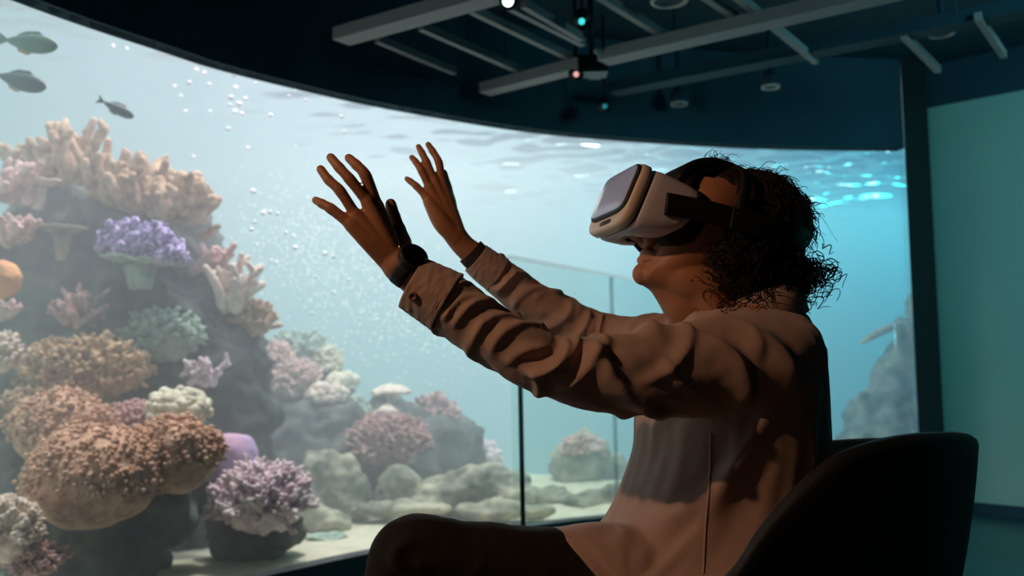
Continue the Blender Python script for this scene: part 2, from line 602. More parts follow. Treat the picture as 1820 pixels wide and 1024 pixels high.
def fingers(rnd, base, n, L, r, up=(0, 0, 1), spread=1.0, lump=0.35, side=2, body=0.0):
    """Cluster of stubby coral fingers fanning out from a base."""
    b = MB()
    up = np.array(up, float); up /= np.linalg.norm(up)
    base = np.array(base, float)
    for _ in range(n):
        d = up + spread * np.array((rnd.gauss(0, .6), rnd.gauss(0, .6), rnd.gauss(0, .35)))
        d /= np.linalg.norm(d)
        l = L * rnd.uniform(.55, 1.1)
        o = base + np.array((rnd.gauss(0, 1), rnd.gauss(0, 1), rnd.gauss(0, .3))) * body
        k = 6
        bend = np.array((rnd.gauss(0, .2), rnd.gauss(0, .2), .18)) * l
        t = np.linspace(0, 1, k)
        P = o + np.outer(t, d * l) + np.outer(t ** 2, bend)
        rad = r * (1.15 - .35 * t) * rnd.uniform(.8, 1.15)
        rad = rad * (1 + lump * np.array([rnd.uniform(-.4, .4) for _ in range(k)]))
        b.tube(P, rad, 8, True, True)
        for _ in range(side):
            i = rnd.randrange(2, k)
            d2 = d + np.array((rnd.gauss(0, .8), rnd.gauss(0, .8), rnd.gauss(0.2, .5)))
            d2 /= np.linalg.norm(d2)
            ll = l * rnd.uniform(.18, .4)
            b.tube([P[i], P[i] + d2 * ll * .5, P[i] + d2 * ll], r * np.array((.8, .75, .6)), 7, True, True)
    return b.mesh()


def bush(rnd, base, radii, n, r, tip=0.05, core=True, up=.25):
    """Dome-shaped bush of many short branchlets standing on an inner mass."""
    b = MB()
    base = np.array(base, float); R = np.array(radii, float)
    if core:
        b.add(*ico(base, R * .8, 4, .25, 1.6, rnd.random() * 50))
    for _ in range(n):
        while True:
            d = np.array((rnd.gauss(0, 1), rnd.gauss(0, 1), rnd.gauss(.35, .8)))
            d /= np.linalg.norm(d)
            if d[2] > -.35:
                break
        p = base + d * R * rnd.uniform(.62, .86)
        d = d * 1 + np.array((rnd.gauss(0, .35), rnd.gauss(0, .35), rnd.gauss(up, .3)))
        d /= np.linalg.norm(d)
        l = tip * rnd.uniform(.6, 1.25)
        rr = r * rnd.uniform(.75, 1.2)
        q = p + d * l
        b.tube([p, p + d * l * .5, q], (rr, rr * .9, rr * .8), 6, True, True)
        for _ in range(2):
            d2 = d + np.array((rnd.gauss(0, .7), rnd.gauss(0, .7), rnd.gauss(.1, .5)))
            d2 /= np.linalg.norm(d2)
            s = p + d * l * rnd.uniform(.4, .95)
            b.tube([s, s + d2 * l * .28, s + d2 * l * .5], (rr * .85, rr * .8, rr * .65), 6, True, True)
    return b.mesh()


def dome(c, R, seed, grain=0.006, scale=72, sub=5, polyps=0, pr=.008):
    """Massive coral: a swelling head; its upper side is crowded with small rounded polyps."""
    v, f = ico(c, R, sub, .10, .8, seed, 2)
    b = MB().add(v, f)
    me = b.mesh()
    z0 = c[2]

    def fn(p):
        k = min(1.0, max(0.0, (p.z - z0 + R[2] * .5) / (R[2] * .4)))
        return k * grain * (1.6 * noise.noise(p * scale) + .6)
    displace(me, fn)
    if not polyps:
        return me
    q = random.Random(int(seed * 100))
    vs = np.array([v_.co[:] for v_ in me.vertices])
    no = np.array([v_.normal[:] for v_ in me.vertices])
    b = MB().add(vs, f)
    ok = [k for k in range(len(vs)) if vs[k, 2] > z0 - R[2] * (.25 + .25 * noise.noise((vs[k, 0] * 9, vs[k, 1] * 9, 3))) and vs[k, 1] < c[1] + R[1] * .5]
    for k in [q.choice(ok) for _ in range(polyps)]:
        p = vs[k] + np.array((q.gauss(0, pr), q.gauss(0, pr), q.gauss(0, pr * .6)))
        b.ball(p + no[k] * pr * q.uniform(.1, .7), pr * q.uniform(.6, 1.15), 7, 5, (1, 1, q.uniform(.8, 1.2)))
    return b.mesh()


def knobs(rnd, c, R, n, r):
    b = MB()
    c = np.array(c)
    b.add(*ico(c, np.array(R) * .86, 4, .2, 1.5, rnd.random() * 40))
    for _ in range(n):
        d = np.array((rnd.gauss(0, 1), rnd.gauss(0, 1), rnd.gauss(.4, .7)))
        d /= np.linalg.norm(d)
        if d[2] < -.3:
            continue
        b.ball(c + d * np.array(R) * rnd.uniform(.85, 1.0), r * rnd.uniform(.7, 1.3), 9, 6, (1, 1, rnd.uniform(.8, 1.2)))
    return b.mesh()


def plate(c, rx, ry, th, seed, tilt=0.0, rim=.25):
    """Table coral: thin wavy shelf on a short stalk."""
    b = MB()
    n, k = 48, 10
    top, bot = [], []
    for i in range(k):
        t = (i + .05) / (k - .95)
        tr, br = [], []
        for j in range(n):
            a = 2 * PI * j / n
            w = 1 + .14 * noise.noise((math.cos(a) * 1.7, math.sin(a) * 1.7, seed))
            x, y = rx * t * w * math.cos(a), ry * t * w * math.sin(a)
            z = .012 * noise.noise((x * 22, y * 22, seed)) + rim * th * t * t + tilt * x
            tr.append((c[0] + x, c[1] + y, c[2] + z))
            br.append((c[0] + x * .97, c[1] + y * .97, c[2] + z - th * (1.25 - .8 * t)))
        top.append(tr); bot.append(br)
    b.rings(top + bot[::-1])
    b.tube([(c[0], c[1], c[2] - th * 6), (c[0], c[1], c[2] - th)], (rx * .25, rx * .38), 12)
    return b.mesh()


def reef(name, me, m, label, cat='coral', group=None):
    return tag(put(name, me, m), label, cat, group)


rnd = random.Random(11)

# --- rock masses
def B(x, y, d, rp, sq=(1, 1, 1)):
    r = rp * px(d)
    return (A(x, y, d), (r * sq[0], r * sq[1], r * sq[2]))


reef('reef_rock', rock_mesh([B(110, 420, 4.7, 95), B(200, 430, 4.7, 110), B(300, 455, 4.7, 85), B(345, 480, 4.6, 55), B(120, 540, 4.6, 130), B(260, 560, 4.5, 130), B(355, 575, 4.6, 90),
                             B(415, 590, 4.6, 58), B(440, 640, 4.6, 50), B(20, 480, 4.5, 95), B(30, 620, 4.4, 110), B(180, 690, 4.5, 150), B(330, 700, 4.5, 140), B(420, 730, 4.5, 75), B(230, 850, 4.6, 190), B(390, 850, 4.6, 110), B(90, 900, 4.4, 180), B(300, 960, 4.6, 190)], .024, .05, 2.0),
     C_ROCK, 'tall dark rock pinnacle crowned with finger corals, left side of the tank', 'rock')
reef('reef_rock', rock_mesh([B(505, 720, 5.6, 78), B(555, 770, 5.5, 85), B(610, 790, 5.5, 85), B(540, 660, 5.7, 48), B(600, 730, 5.7, 50), B(690, 780, 5.7, 75), B(640, 850, 5.4, 90), B(760, 800, 5.8, 80), B(720, 850, 5.6, 80), B(500, 830, 5.3, 85), B(815, 800, 6.0, 48)], .026, .05, 7.0),
     C_ROCK, 'hazy dark rock mound behind the pinnacle, carrying shelf corals and rose bushes', 'rock')
reef('reef_rock', rock_mesh([B(120, 910, 3.5, 120, (1, .8, 1)), B(270, 890, 3.6, 95, (1, .8, .9)), B(60, 800, 3.75, 80), B(330, 850, 3.7, 50), B(150, 1010, 3.6, 150, (1, .7, 1))], .018, .03, 12.0),
     C_ROCK, 'shadowed rock base under the brown dome corals', 'rock')
reef('reef_rock', rock_mesh([B(455, 960, 3.9, 62, (1, .8, 1)), B(490, 940, 3.9, 50), B(425, 945, 3.9, 48)], .016, .03, 15.0), C_ROCK, 'dark rock foot under the pale lilac branching coral', 'rock')
reef('boulder', rock_mesh([B(575, 850, 4.9, 48, (1, 1, 1.1)), B(612, 850, 4.9, 30, (.8, .9, 1.2)), B(560, 900, 4.8, 40), B(615, 890, 4.9, 42)], .016, .03, 21.0), C_STONE, 'upright two-headed pale-topped boulder right of the lilac coral', 'boulder')
reef('boulder', rock_mesh([B(535, 920, 4.6, 44, (1.2, 1, .7)), B(585, 930, 4.6, 36, (1.2, 1, .6))], .016, .03, 22.0), C_STONE, 'low sloping grey-green boulder at the foot of the two-headed one', 'boulder')
reef('boulder', rock_mesh([B(715, 868, 5.0, 34, (1.1, 1, 1)), B(690, 890, 5.0, 26, (1.2, 1, .7))], .016, .025, 23.0), C_STONE, 'rounded grey boulder on the sand left of the largest pale boulder', 'boulder')
reef('boulder', rock_mesh([B(800, 880, 5.0, 55, (1.2, 1, .6)), B(835, 862, 5.0, 42, (1, 1, .9)), B(770, 895, 4.9, 42, (1.2, 1, .5))], .016, .03, 24.0), C_STONE, 'largest pale boulder on the sand, sloping up to the right', 'boulder')
reef('boulder', rock_mesh([B(880, 858, 5.4, 48, (1.2, 1, .6)), B(920, 880, 5.3, 34, (1.2, 1, .5))], .016, .03, 25.0), C_STONE, 'long low boulder behind the thin dark railing post', 'boulder')
reef('boulder', rock_mesh([B(745, 905, 4.7, 40, (1.5, 1, .35)), B(660, 905, 4.8, 30, (1.5, 1, .45))], .016, .02, 26.0), C_STONE, 'flat sandy stone slab in front of the rounded grey boulder', 'boulder')
reef('boulder', rock_mesh([B(880, 905, 4.8, 46, (1.5, 1, .4)), B(950, 908, 4.8, 30, (1.4, 1, .45))], .016, .02, 27.0), C_STONE, 'flat pale stone lying at the sill below the thin dark post', 'boulder')
reef('boulder', rock_mesh([B(1030, 845, 6.0, 52, (1, 1, .9)), B(1055, 815, 6.0, 36), B(1010, 815, 6.0, 30), B(1040, 790, 6.1, 24), B(1090, 850, 6.1, 40)], .02, .04, 28.0), C_STONE, 'pale crusted outcrop standing right behind the railing, pink on top', 'boulder')
reef('boulder', rock_mesh([B(985, 892, 5.3, 34, (1.2, 1, .7)), B(1045, 898, 5.2, 36, (1.3, 1, .7)), B(1090, 890, 5.2, 30)], .018, .03, 29.0), C_STONE, 'row of low joined stones at the foot of the pale outcrop', 'boulder')
reef('boulder', rock_mesh([B(575, 956, 4.3, 26, (1.4, 1, .4))], .012, .02, 30.0), C_GREEN, 'small flat weedy stone on the sand beside the lilac coral', 'boulder')
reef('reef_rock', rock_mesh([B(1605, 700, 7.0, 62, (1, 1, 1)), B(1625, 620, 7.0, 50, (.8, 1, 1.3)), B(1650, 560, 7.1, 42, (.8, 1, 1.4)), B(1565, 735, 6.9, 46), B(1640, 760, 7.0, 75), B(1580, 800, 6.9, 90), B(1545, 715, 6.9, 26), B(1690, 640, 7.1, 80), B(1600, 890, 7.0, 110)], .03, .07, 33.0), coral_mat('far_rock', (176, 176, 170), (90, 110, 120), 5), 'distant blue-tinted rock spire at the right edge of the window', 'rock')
reef('sea_whip', MB().tube([A(1625, 575, 6.9), A(1590, 580, 6.85), A(1560, 592, 6.8), A(1533, 608, 6.8)], (.02, .03, .03, .018), 8, True, True).mesh(), C_PALE, 'pale whip-like coral arm reaching left from the distant rock spire')

# --- finger corals along the crown of the pinnacle
crown = [(70, 318, 4.45, 14, 62, 9, (-.55, 0, .8), 'tan finger coral at the far left of the pinnacle crown'),
         (128, 312, 4.45, 30, 66, 10, (-.1, -.1, 1), 'tan finger coral with the tallest upright fingers on the pinnacle crown'),
         (195, 345, 4.4, 30, 62, 9, (.1, -.2, 1), 'tan finger coral second clump from the top of the pinnacle crown'),
         (260, 365, 4.4, 34, 56, 10, (.1, -.2, 1), 'dense pale finger coral above the purple coral'),
         (335, 385, 4.4, 24, 58, 10, (.35, -.2, 1), 'tan finger coral at the right shoulder of the pinnacle crown')]
for x, y, d, n, L, r, up, lb in crown:
    reef('finger_coral', fingers(rnd, A(x, y, d), n, L * px(d), r * px(d), up, .85, body=20 * px(d)), C_TAN, lb, group='finger corals on the pinnacle')
reef('finger_coral', fingers(rnd, A(360, 420, 4.45), 3, 48 * px(4.4), 7 * px(4.4), (1, 0, .3), .15, side=0), C_TAN, 'thin finger coral pointing right, alone on the pinnacle flank', group='finger corals on the pinnacle')
reef('finger_coral', fingers(rnd, A(375, 480, 4.45), 12, 40 * px(4.4), 8 * px(4.4), (.6, -.2, .7), .7, body=12 * px(4.4)), C_PINK, 'small pinkish finger coral on the pinnacle flank below the lone finger', group='finger corals on the pinnacle')
reef('finger_coral', fingers(rnd, A(410, 545, 4.4), 18, 62 * px(4.4), 8 * px(4.4), (.3, -.1, 1), .5, body=10 * px(4.4)), C_PALE, 'upright pale finger coral on the step at the right of the pinnacle', group='finger corals on the pinnacle')
reef('fan_coral', bush(rnd, A(452, 575, 4.5), (34 * px(4.5), 30 * px(4.5), 30 * px(4.5)), 90, 5 * px(4.5), 16 * px(4.5)), C_OCHRE, 'brown bushy coral at the right end of the pinnacle step')
reef('finger_coral', fingers(rnd, A(15, 350, 4.2), 20, 50 * px(4.2), 9 * px(4.2), (.3, -.2, .7), .8, body=12 * px(4.2)), C_PINK, 'pinkish finger coral touching the left picture edge beside the crown', group='finger corals on the pinnacle')
reef('shelf_coral', plate(A(68, 326, 4.25), 40 * px(4.25), 30 * px(4.25), .02, 3, .1), C_PALE, 'pale pinkish shelf coral under the leftmost crown coral')
reef('shelf_coral', plate(A(112, 404, 4.15), 42 * px(4.15), 30 * px(4.15), .025, 5, -.04), C_LEDGE, 'grey-tan shelf coral in the shade left of the purple coral')
reef('finger_coral', fingers(rnd, A(15, 425, 4.05), 18, 40 * px(4), 8 * px(4), (.5, -.2, .4), .8, body=12 * px(4)), C_PINK, 'pinkish finger coral at the left edge level with the grey-tan shelf', group='finger corals on the pinnacle')
reef('knob_coral', MB().add(*ico(A(3, 497, 3.7), (33 * px(3.7), 33 * px(3.7), 34 * px(3.7)), 5, .08, 1, 3)).mesh(), mat('coral_orange', srgb(240, 176, 120), rough=.85, noise_scale=9, color2=srgb(216, 150, 110)), 'smooth round pale-orange coral at the left picture edge')
reef('finger_coral', fingers(rnd, A(8, 560, 3.9), 12, 26 * px(3.9), 6 * px(3.9), (.5, -.3, .5), .8, body=6 * px(3.9)), C_PINK, 'tiny pinkish coral under the round pale-orange one', group='finger corals on the pinnacle')

# purple ruffled coral on a shelf
pc = A(255, 447, 4.1)
reef('shelf_coral', plate(A(250, 462, 4.12), 78 * px(4.1), 60 * px(4.1), .022, 8, -.12), C_GREEN, 'green-grey shelf coral under the purple ruffled coral')


def ruffle(rnd, c, rx, rz, n):
    b = MB()
    c = np.array(c)
    for _ in range(n):
        u = rnd.uniform(-1, 1)
        h = (1 - u * u) ** .6
        v = rnd.uniform(-.25, 1)
        y = rnd.uniform(-.6, .6)
        o = c + np.array((u * rx, y * rx * .6 - .02, max(-.2, v) * h * rz - .12 * u * rx - rz * .1))
        d = np.array((u * .7 + rnd.gauss(0, .4), rnd.gauss(-.4, .4), 1.0))
        d /= np.linalg.norm(d)
        a = rnd.uniform(0, PI)
        w = rx * rnd.uniform(.10, .17)
        side = np.cross(d, np.array((math.cos(a), math.sin(a), 0.2)))
        side /= np.linalg.norm(side)
        nrm = np.cross(d, side)
        R = []
        for i in range(7):
            s = i / 6 * 2 - 1
            p = o + side * w * s + d * w * .25 * math.cos(s * 4) + nrm * w * .4 * math.sin(s * 5)
            hh = w * .8 * (1 - .5 * s * s)
            t = .007
            R.append([p - nrm * t, p + nrm * t, p + nrm * t * .7 + d * hh, p - nrm * t * .7 + d * hh])
        b.rings(R)
    return b.mesh()


reef('ruffled_coral', ruffle(rnd, pc, 76 * px(4.1), 62 * px(4.1), 170), C_PURPLE, 'bright purple ruffled coral on a shelf halfway up the pinnacle')

# --- middle and front corals, left
reef('bush_coral', bush(rnd, A(150, 665, 3.9), (118 * px(3.9), 90 * px(3.9), 62 * px(3.9)), 620, 5.2 * px(3.9), 18 * px(3.9)), C_TAN, 'wide bushy tan coral behind the brown domes')
reef('bush_coral', bush(rnd, A(70, 735, 3.75), (75 * px(3.75), 60 * px(3.75), 42 * px(3.75)), 200, 5 * px(3.75), 16 * px(3.75)), C_OCHRE, 'olive-tan bushy coral at the lower left of the wide one')
reef('bush_coral', bush(rnd, A(5, 635, 3.6), (24 * px(3.6), 24 * px(3.6), 34 * px(3.6)), 70, 5 * px(3.6), 14 * px(3.6)), C_PALE, 'small pale bushy coral cut by the left picture edge')
reef('finger_coral', fingers(rnd, A(145, 572, 4.05), 26, 44 * px(4), 6 * px(4), (0, -.4, .8), 1.2, body=14 * px(4)), C_ROSE, 'small rose finger coral in the shade above the wide bushy coral')
reef('bush_coral', bush(rnd, A(290, 600, 4.15), (74 * px(4.15), 50 * px(4.15), 48 * px(4.15)), 260, 5 * px(4.15), 14 * px(4.15)), C_GREEN, 'shaded green bushy coral on the face of the pinnacle')
reef('finger_coral', fingers(rnd, A(368, 680, 4.1), 22, 40 * px(4.1), 6 * px(4.1), (0, -.4, .9), 1.1, body=10 * px(4.1)), C_LILAC, 'small pinkish-white finger coral above the cream knobby coral')
reef('knobby_coral', knobs(rnd, A(318, 732, 3.75), (56 * px(3.75), 45 * px(3.75), 40 * px(3.75)), 170, 9 * px(3.75)), C_CREAM, 'cream knobby coral behind the right-hand brown dome')
D = [(108, 765, 3.55, 84, 66, 'brown dome coral at the back left of the dome cluster', C_BROWN),
     (232, 768, 3.75, 62, 48, 'small pinkish dome coral wedged behind the other domes', C_ROSE),
     (312, 810, 3.42, 76, 66, 'brown dome coral at the right of the cluster', C_BROWN),
     (165, 850, 3.25, 112, 90, 'largest brown dome coral at the front of the cluster', C_BROWN)]
for i, (x, y, d, rx, rz, lb, m) in enumerate(D):
    reef('dome_coral', dome(A(x, y, d), (rx * px(d), rx * px(d) * .85, rz * px(d)), 3.3 * i + 1, polyps=int(7.5 * rx), pr=4.6 * px(d)), m, lb, group='dome corals')
reef('dome_coral', dome(A(410, 812, 3.95), (48 * px(3.95), 44 * px(3.95), 44 * px(3.95)), 9.1, .002, 12, 5), C_VIOLET, 'smooth violet dome coral right of the brown domes')
reef('branching_coral', bush(rnd, A(465, 895, 3.75), (84 * px(3.75), 70 * px(3.75), 62 * px(3.75)), 480, 5.2 * px(3.75), 24 * px(3.75), up=.4), C_LILAC, 'pale lilac branching coral with thick knobbly tips, front of the sand')
reef('branching_coral', bush(rnd, A(12, 950, 2.95), (50 * px(2.95), 40 * px(2.95), 58 * px(2.95)), 190, 6.5 * px(2.95), 20 * px(2.95), up=.3), C_PALE, 'pale branching coral in the bottom left corner, upper of two')
reef('branching_coral', bush(rnd, A(62, 1000, 3.0), (46 * px(3), 36 * px(3), 32 * px(3)), 170, 4.5 * px(3), 16 * px(3)), C_ROSE, 'rose bushy coral in the bottom left corner, lower of two')

# --- hazy corals on the middle mound
reef('bush_coral', bush(rnd, A(532, 622, 5.7), (44 * px(5.7), 36 * px(5.7), 30 * px(5.7)), 160, 4.5 * px(5.7), 13 * px(5.7)), C_GREEN, 'pale green bushy coral at the very top of the hazy mound')
reef('bush_coral', bush(rnd, A(578, 650, 5.7), (26 * px(5.7), 24 * px(5.7), 36 * px(5.7)), 110, 4 * px(5.7), 11 * px(5.7)), C_CREAM, 'pale cream bushy coral right of the green one on the hazy mound')
reef('bush_coral', bush(rnd, A(488, 640, 5.5), (24 * px(5.5), 24 * px(5.5), 26 * px(5.5)), 120, 4 * px(5.5), 13 * px(5.5)), C_PINK, 'salmon bushy coral nearest the pinnacle on the hazy mound')
reef('bush_coral', bush(rnd, A(522, 680, 5.45), (40 * px(5.5), 34 * px(5.5), 38 * px(5.5)), 220, 4 * px(5.5), 13 * px(5.5)), C_PINK, 'larger salmon bushy coral below the green one')
reef('finger_coral', fingers(rnd, A(510, 752, 5.4), 18, 36 * px(5.4), 6 * px(5.4), (0, -.3, .3), 1.4, body=14 * px(5.4)), C_OCHRE, 'flat ochre finger coral low on the hazy mound')
reef('knobby_coral', knobs(rnd, A(580, 705, 5.4), (34 * px(5.4), 28 * px(5.4), 20 * px(5.4)), 60, 9 * px(5.4)), C_PALE, 'white knobby coral on the hazy mound right of the salmon bush')
reef('knobby_coral', knobs(rnd, A(610, 680, 5.6), (26 * px(5.6), 22 * px(5.6), 14 * px(5.6)), 40, 8 * px(5.6)), C_CREAM, 'small cream knobby coral behind the white knobby one')
reef('knobby_coral', knobs(rnd, A(618, 730, 5.5), (34 * px(5.5), 28 * px(5.5), 26 * px(5.5)), 60, 9 * px(5.5)), C_GREEN, 'grey-green knobby coral left of the stacked shelf corals')
reef('shelf_coral', plate(A(693, 683, 5.7), 36 * px(5.7), 36 * px(5.7), .03, 11, 0, -1.6), C_PALE, 'topmost of three stacked pale shelf corals', group='stacked shelf corals')
reef('shelf_coral', plate(A(687, 718, 5.6), 26 * px(5.6), 26 * px(5.6), .03, 13, 0, -1.4), C_PALE, 'middle of three stacked pale shelf corals', group='stacked shelf corals')
reef('shelf_coral', plate(A(712, 746, 5.5), 24 * px(5.5), 24 * px(5.5), .03, 14, 0, -1.2), C_CREAM, 'lowest of three stacked pale shelf corals', group='stacked shelf corals')
reef('bush_coral', bush(rnd, A(690, 790, 5.2), (72 * px(5.2), 50 * px(5.2), 50 * px(5.2)), 460, 3.6 * px(5.2), 15 * px(5.2)), C_ROSE, 'big rose bushy coral in front of the stacked shelf corals')
reef('bush_coral', bush(rnd, A(772, 742, 5.8), (44 * px(5.8), 36 * px(5.8), 36 * px(5.8)), 180, 4 * px(5.8), 12 * px(5.8)), C_ROSE, 'mauve bushy coral right of the stacked shelf corals')
reef('knobby_coral', knobs(rnd, A(818, 765, 6.0), (26 * px(6), 22 * px(6), 16 * px(6)), 40, 7 * px(6)), C_LILAC, 'faint lilac knobby coral at the right end of the hazy mound')
reef('knobby_coral', knobs(rnd, A(858, 812, 6.2), (34 * px(6.2), 26 * px(6.2), 24 * px(6.2)), 60, 8 * px(6.2)), C_LILAC, 'faint lilac knobby coral standing alone right of the hazy mound')
reef('bush_coral', bush(rnd, A(1035, 800, 5.95), (38 * px(6), 30 * px(6), 18 * px(6)), 150, 4 * px(6), 12 * px(6)), C_PINK, 'pink bushy coral on top of the pale outcrop behind the railing')

# --- fish
def fish(loc, length, rot, m, m2, label):
    """Slender fish: body, tail fin, dorsal and belly fins."""
    root = empty('fish', loc)
    tag(root, label, 'fish', 'grey-green fish at the upper left')
    Rm = rot

    def T(P):
        return [tuple(Rm @ Vector(p) + Vector(loc)) for p in P]
    xs = np.linspace(0, 1, 18)
    hz = .13 * np.sin(np.pi * np.clip(xs, 0, 1) ** .75) ** .8 + .018
    hz[0] = .012
    hy = hz * .42
    R = []
    for x, a, c in zip(xs, hz, hy):
        R.append(T([((.5 - x) * length * .84, c * length * math.cos(q), a * length * math.sin(q)) for q in np.arange(16) * PI / 8]))
    put('body', MB().rings(R).mesh(), m, root)

    def fin(name, P, mm):
        th = .006 * length
        P = [Vector(p) * length for p in P]
        n = len(P)
        v = T([p + Vector((0, th, 0)) for p in P] + [p - Vector((0, th, 0)) for p in P])
        f = [tuple(range(n)), tuple(range(n, 2 * n))[::-1]] + [(i, n + i, n + (i + 1) % n, (i + 1) % n) for i in range(n)]
        put(name, MB().add(v, f).mesh(), mm, root, False)
    fin('tail_fin', [(-.40, 0, .02), (-.47, 0, .06), (-.60, 0, .13), (-.53, 0, 0), (-.60, 0, -.13), (-.47, 0, -.06), (-.40, 0, -.02)], m)
    fin('dorsal_fin', [(.18, 0, .13), (.08, 0, .19), (-.12, 0, .17), (-.26, 0, .10), (-.2, 0, .08), (.1, 0, .12)], m)
    fin('belly_fin', [(.05, 0, -.13), (-.04, 0, -.19), (-.2, 0, -.15), (-.22, 0, -.08), (0, 0, -.12)], m2)
    return root


F_GREY = mat('fish_grey', srgb(98, 124, 126), rough=.5)
F_GREEN = mat('fish_green', srgb(120, 165, 150), rough=.45)
F_FIN = mat('fish_fin', srgb(214, 186, 150), rough=.6)


def frot(pitch, yaw=0.0):
    return Matrix.Rotation(yaw, 3, 'Z') @ Matrix.Rotation(pitch, 3, 'Y')


fish(at(57, 77, 3.25), 118 * px(3.25), frot(.18, -.1), F_GREEN, F_FIN, 'uppermost fish, slender and pale green with a forked tail')
fish(at(40, 145, 3.4), 112 * px(3.4), frot(.30, -.1), F_GREY, F_FIN, 'middle fish, dark grey with a cream belly fin')
fish(at(211, 195, 3.6), 66 * px(3.6), frot(.42, .5), F_GREY, F_GREY, 'smallest fish, dark and lowest, swimming away from the other two')

# --- bubbles
M_BUB = mat('bubble', srgb(252, 254, 255), rough=.15, spec=.8)
bub = [(200, 86, 7), (225, 90, 6), (330, 109, 7), (349, 128, 7), (363, 133, 6), (310, 157, 6), (336, 151, 7), (372, 154, 6), (321, 173, 5), (330, 202, 6), (374, 201, 5), (454, 152, 5), (481, 208, 6),
       (405, 233, 7), (441, 267, 6), (343, 282, 6), (410, 178, 8), (425, 190, 9), (436, 180, 7), (418, 203, 8), (430, 206, 7), (408, 190, 6), (419, 160, 7), (416, 138, 7), (450, 345, 9), (447, 412, 7), (453, 398, 6),
       (468, 383, 8), (480, 381, 7), (493, 383, 6), (456, 437, 5), (491, 470, 6), (508, 417, 6), (522, 423, 6), (525, 445, 8), (578, 455, 8), (592, 460, 6), (594, 523, 6), (482, 466, 5), (531, 150, 10), (526, 164, 6), (607, 211, 6), (612, 237, 5), (514, 174, 5), (543, 181, 5), (560, 495, 5), (640, 560, 5), (620, 500, 5), (555, 560, 5), (667, 470, 5)]
br = random.Random(5)
b0 = None
for x, y, r in bub:
    d = br.uniform(4.2, 4.9)
    if b0 is None:
        b0 = put('bubble', MB().ball(at(x, y, d), 1.0, 12, 8, (1, 1, .9)).mesh(), M_BUB)
        o = b0
        o.location = at(x, y, d)
    else:
        o = b0.copy()
        COL.objects.link(o)
        o.location = at(x, y, d)
    s = r * .62 * px(d)
    o.scale = (s, s, s)
    tag(o, 'round white air bubble drifting up through the bright water', 'bubble', 'air bubbles rising in the tank')


def bubble_cloud():
    b = MB()
    q = random.Random(8)
    for _ in range(1500):
        t = q.random()
        x = 470 + 330 * t + q.gauss(0, 55)
        y = 400 + 190 * t + q.gauss(0, 70)
        d = q.uniform(5.0, 6.6)
        r = q.uniform(.8, 2.4) * px(d)
        p = np.array(at(x, y, d))
        o = np.array([(1, 0, 0), (-1, 0, 0), (0, 1, 0), (0, -1, 0), (0, 0, 1), (0, 0, -1)]) * r + p
        b.add(o, [(0, 2, 4), (2, 1, 4), (1, 3, 4), (3, 0, 4), (2, 0, 5), (1, 2, 5), (3, 1, 5), (0, 3, 5)])
    return b.mesh()


tag(put('bubble_haze', bubble_cloud(), M_BUB), 'haze of tiny bubbles behind the raised hands', 'bubble haze', None, 'stuff')
# ------------------------------------------------------------------ ceiling grid, lamps, railing
def on_plane(x, y, z):
    """Where the ray through photo pixel (x, y) meets the horizontal plane at height z."""
    v = at(x, y, 1.0) - CAM
    return CAM + v * ((z - CAM.z) / v.z)


grid = empty('ceiling_grid', (0.3, 3.0, 2.0))
tag(grid, 'grey grid of wide beams and thin crossbars hung under the black ceiling', 'ceiling grid')
ZG = 2.0


def bar(name, x0, y0, x1, y1, w, h, z=ZG, m=grid_grey):
    a, b = on_plane(x0, y0, z), on_plane(x1, y1, z)
    a.z += h / 2; b.z += h / 2
    return put(name, MB().bar(a, b, w, h).mesh(), m, grid, False)


bar('beam', 606, 76, 1010, -36, .085, .045)
bar('beam', 862, 168, 1036, 124, .075, .045)
bar('beam', 1072, 112, 1700, -30, .09, .045)
bar('beam', 1090, 168, 1900, 10, .10, .05, 2.06, black_paint)
for q in ((670, 76, 808, 133), (748, 54, 925, 131), (838, 24, 1022, 112), (1060, -4, 1195, 78), (1245, -6, 1322, 46), (1303, -6, 1450, 114), (1606, 68, 1668, 130), (1738, 36, 1784, 104)):
    bar('crossbar', *q, .024, .03, ZG + .05)
for x, y in ((700, 50), (960, -25), (900, 158), (1200, 83), (1500, 14), (1700, 50)):
    p = on_plane(x, y, ZG)
    put('hanger', MB().tube([(p.x, p.y, ZG + .045), (p.x, p.y, 2.4)], .006, 8).mesh(), black_paint, grid)

track = empty('light_track', on_plane(960, 40, ZG + .02))
tag(track, 'twin-rail lighting track between the two wide grey beams', 'light track')
for q in ((902, 8, 1036, 76), (930, 6, 1032, 66)):
    a, b = on_plane(q[0], q[1], ZG + .02), on_plane(q[2], q[3], ZG + .02)
    put('rail', MB().bar(a, b, .022, .03).mesh(), grid_grey, track, False)
a = on_plane(960, 35, ZG + .02)
put('hanger', MB().tube([(a.x, a.y, a.z), (a.x, a.y, 2.4)], .006, 8).mesh(), black_paint, track)


def glow(name, c, s):
    m = bpy.data.materials.new(name)
    m.use_nodes = True
    b = m.node_tree.nodes['Principled BSDF']
    b.inputs['Emission Color'].default_value = c
    b.inputs['Emission Strength'].default_value = s
    b.inputs['Base Color'].default_value = (.1, .1, .1, 1)
    return m


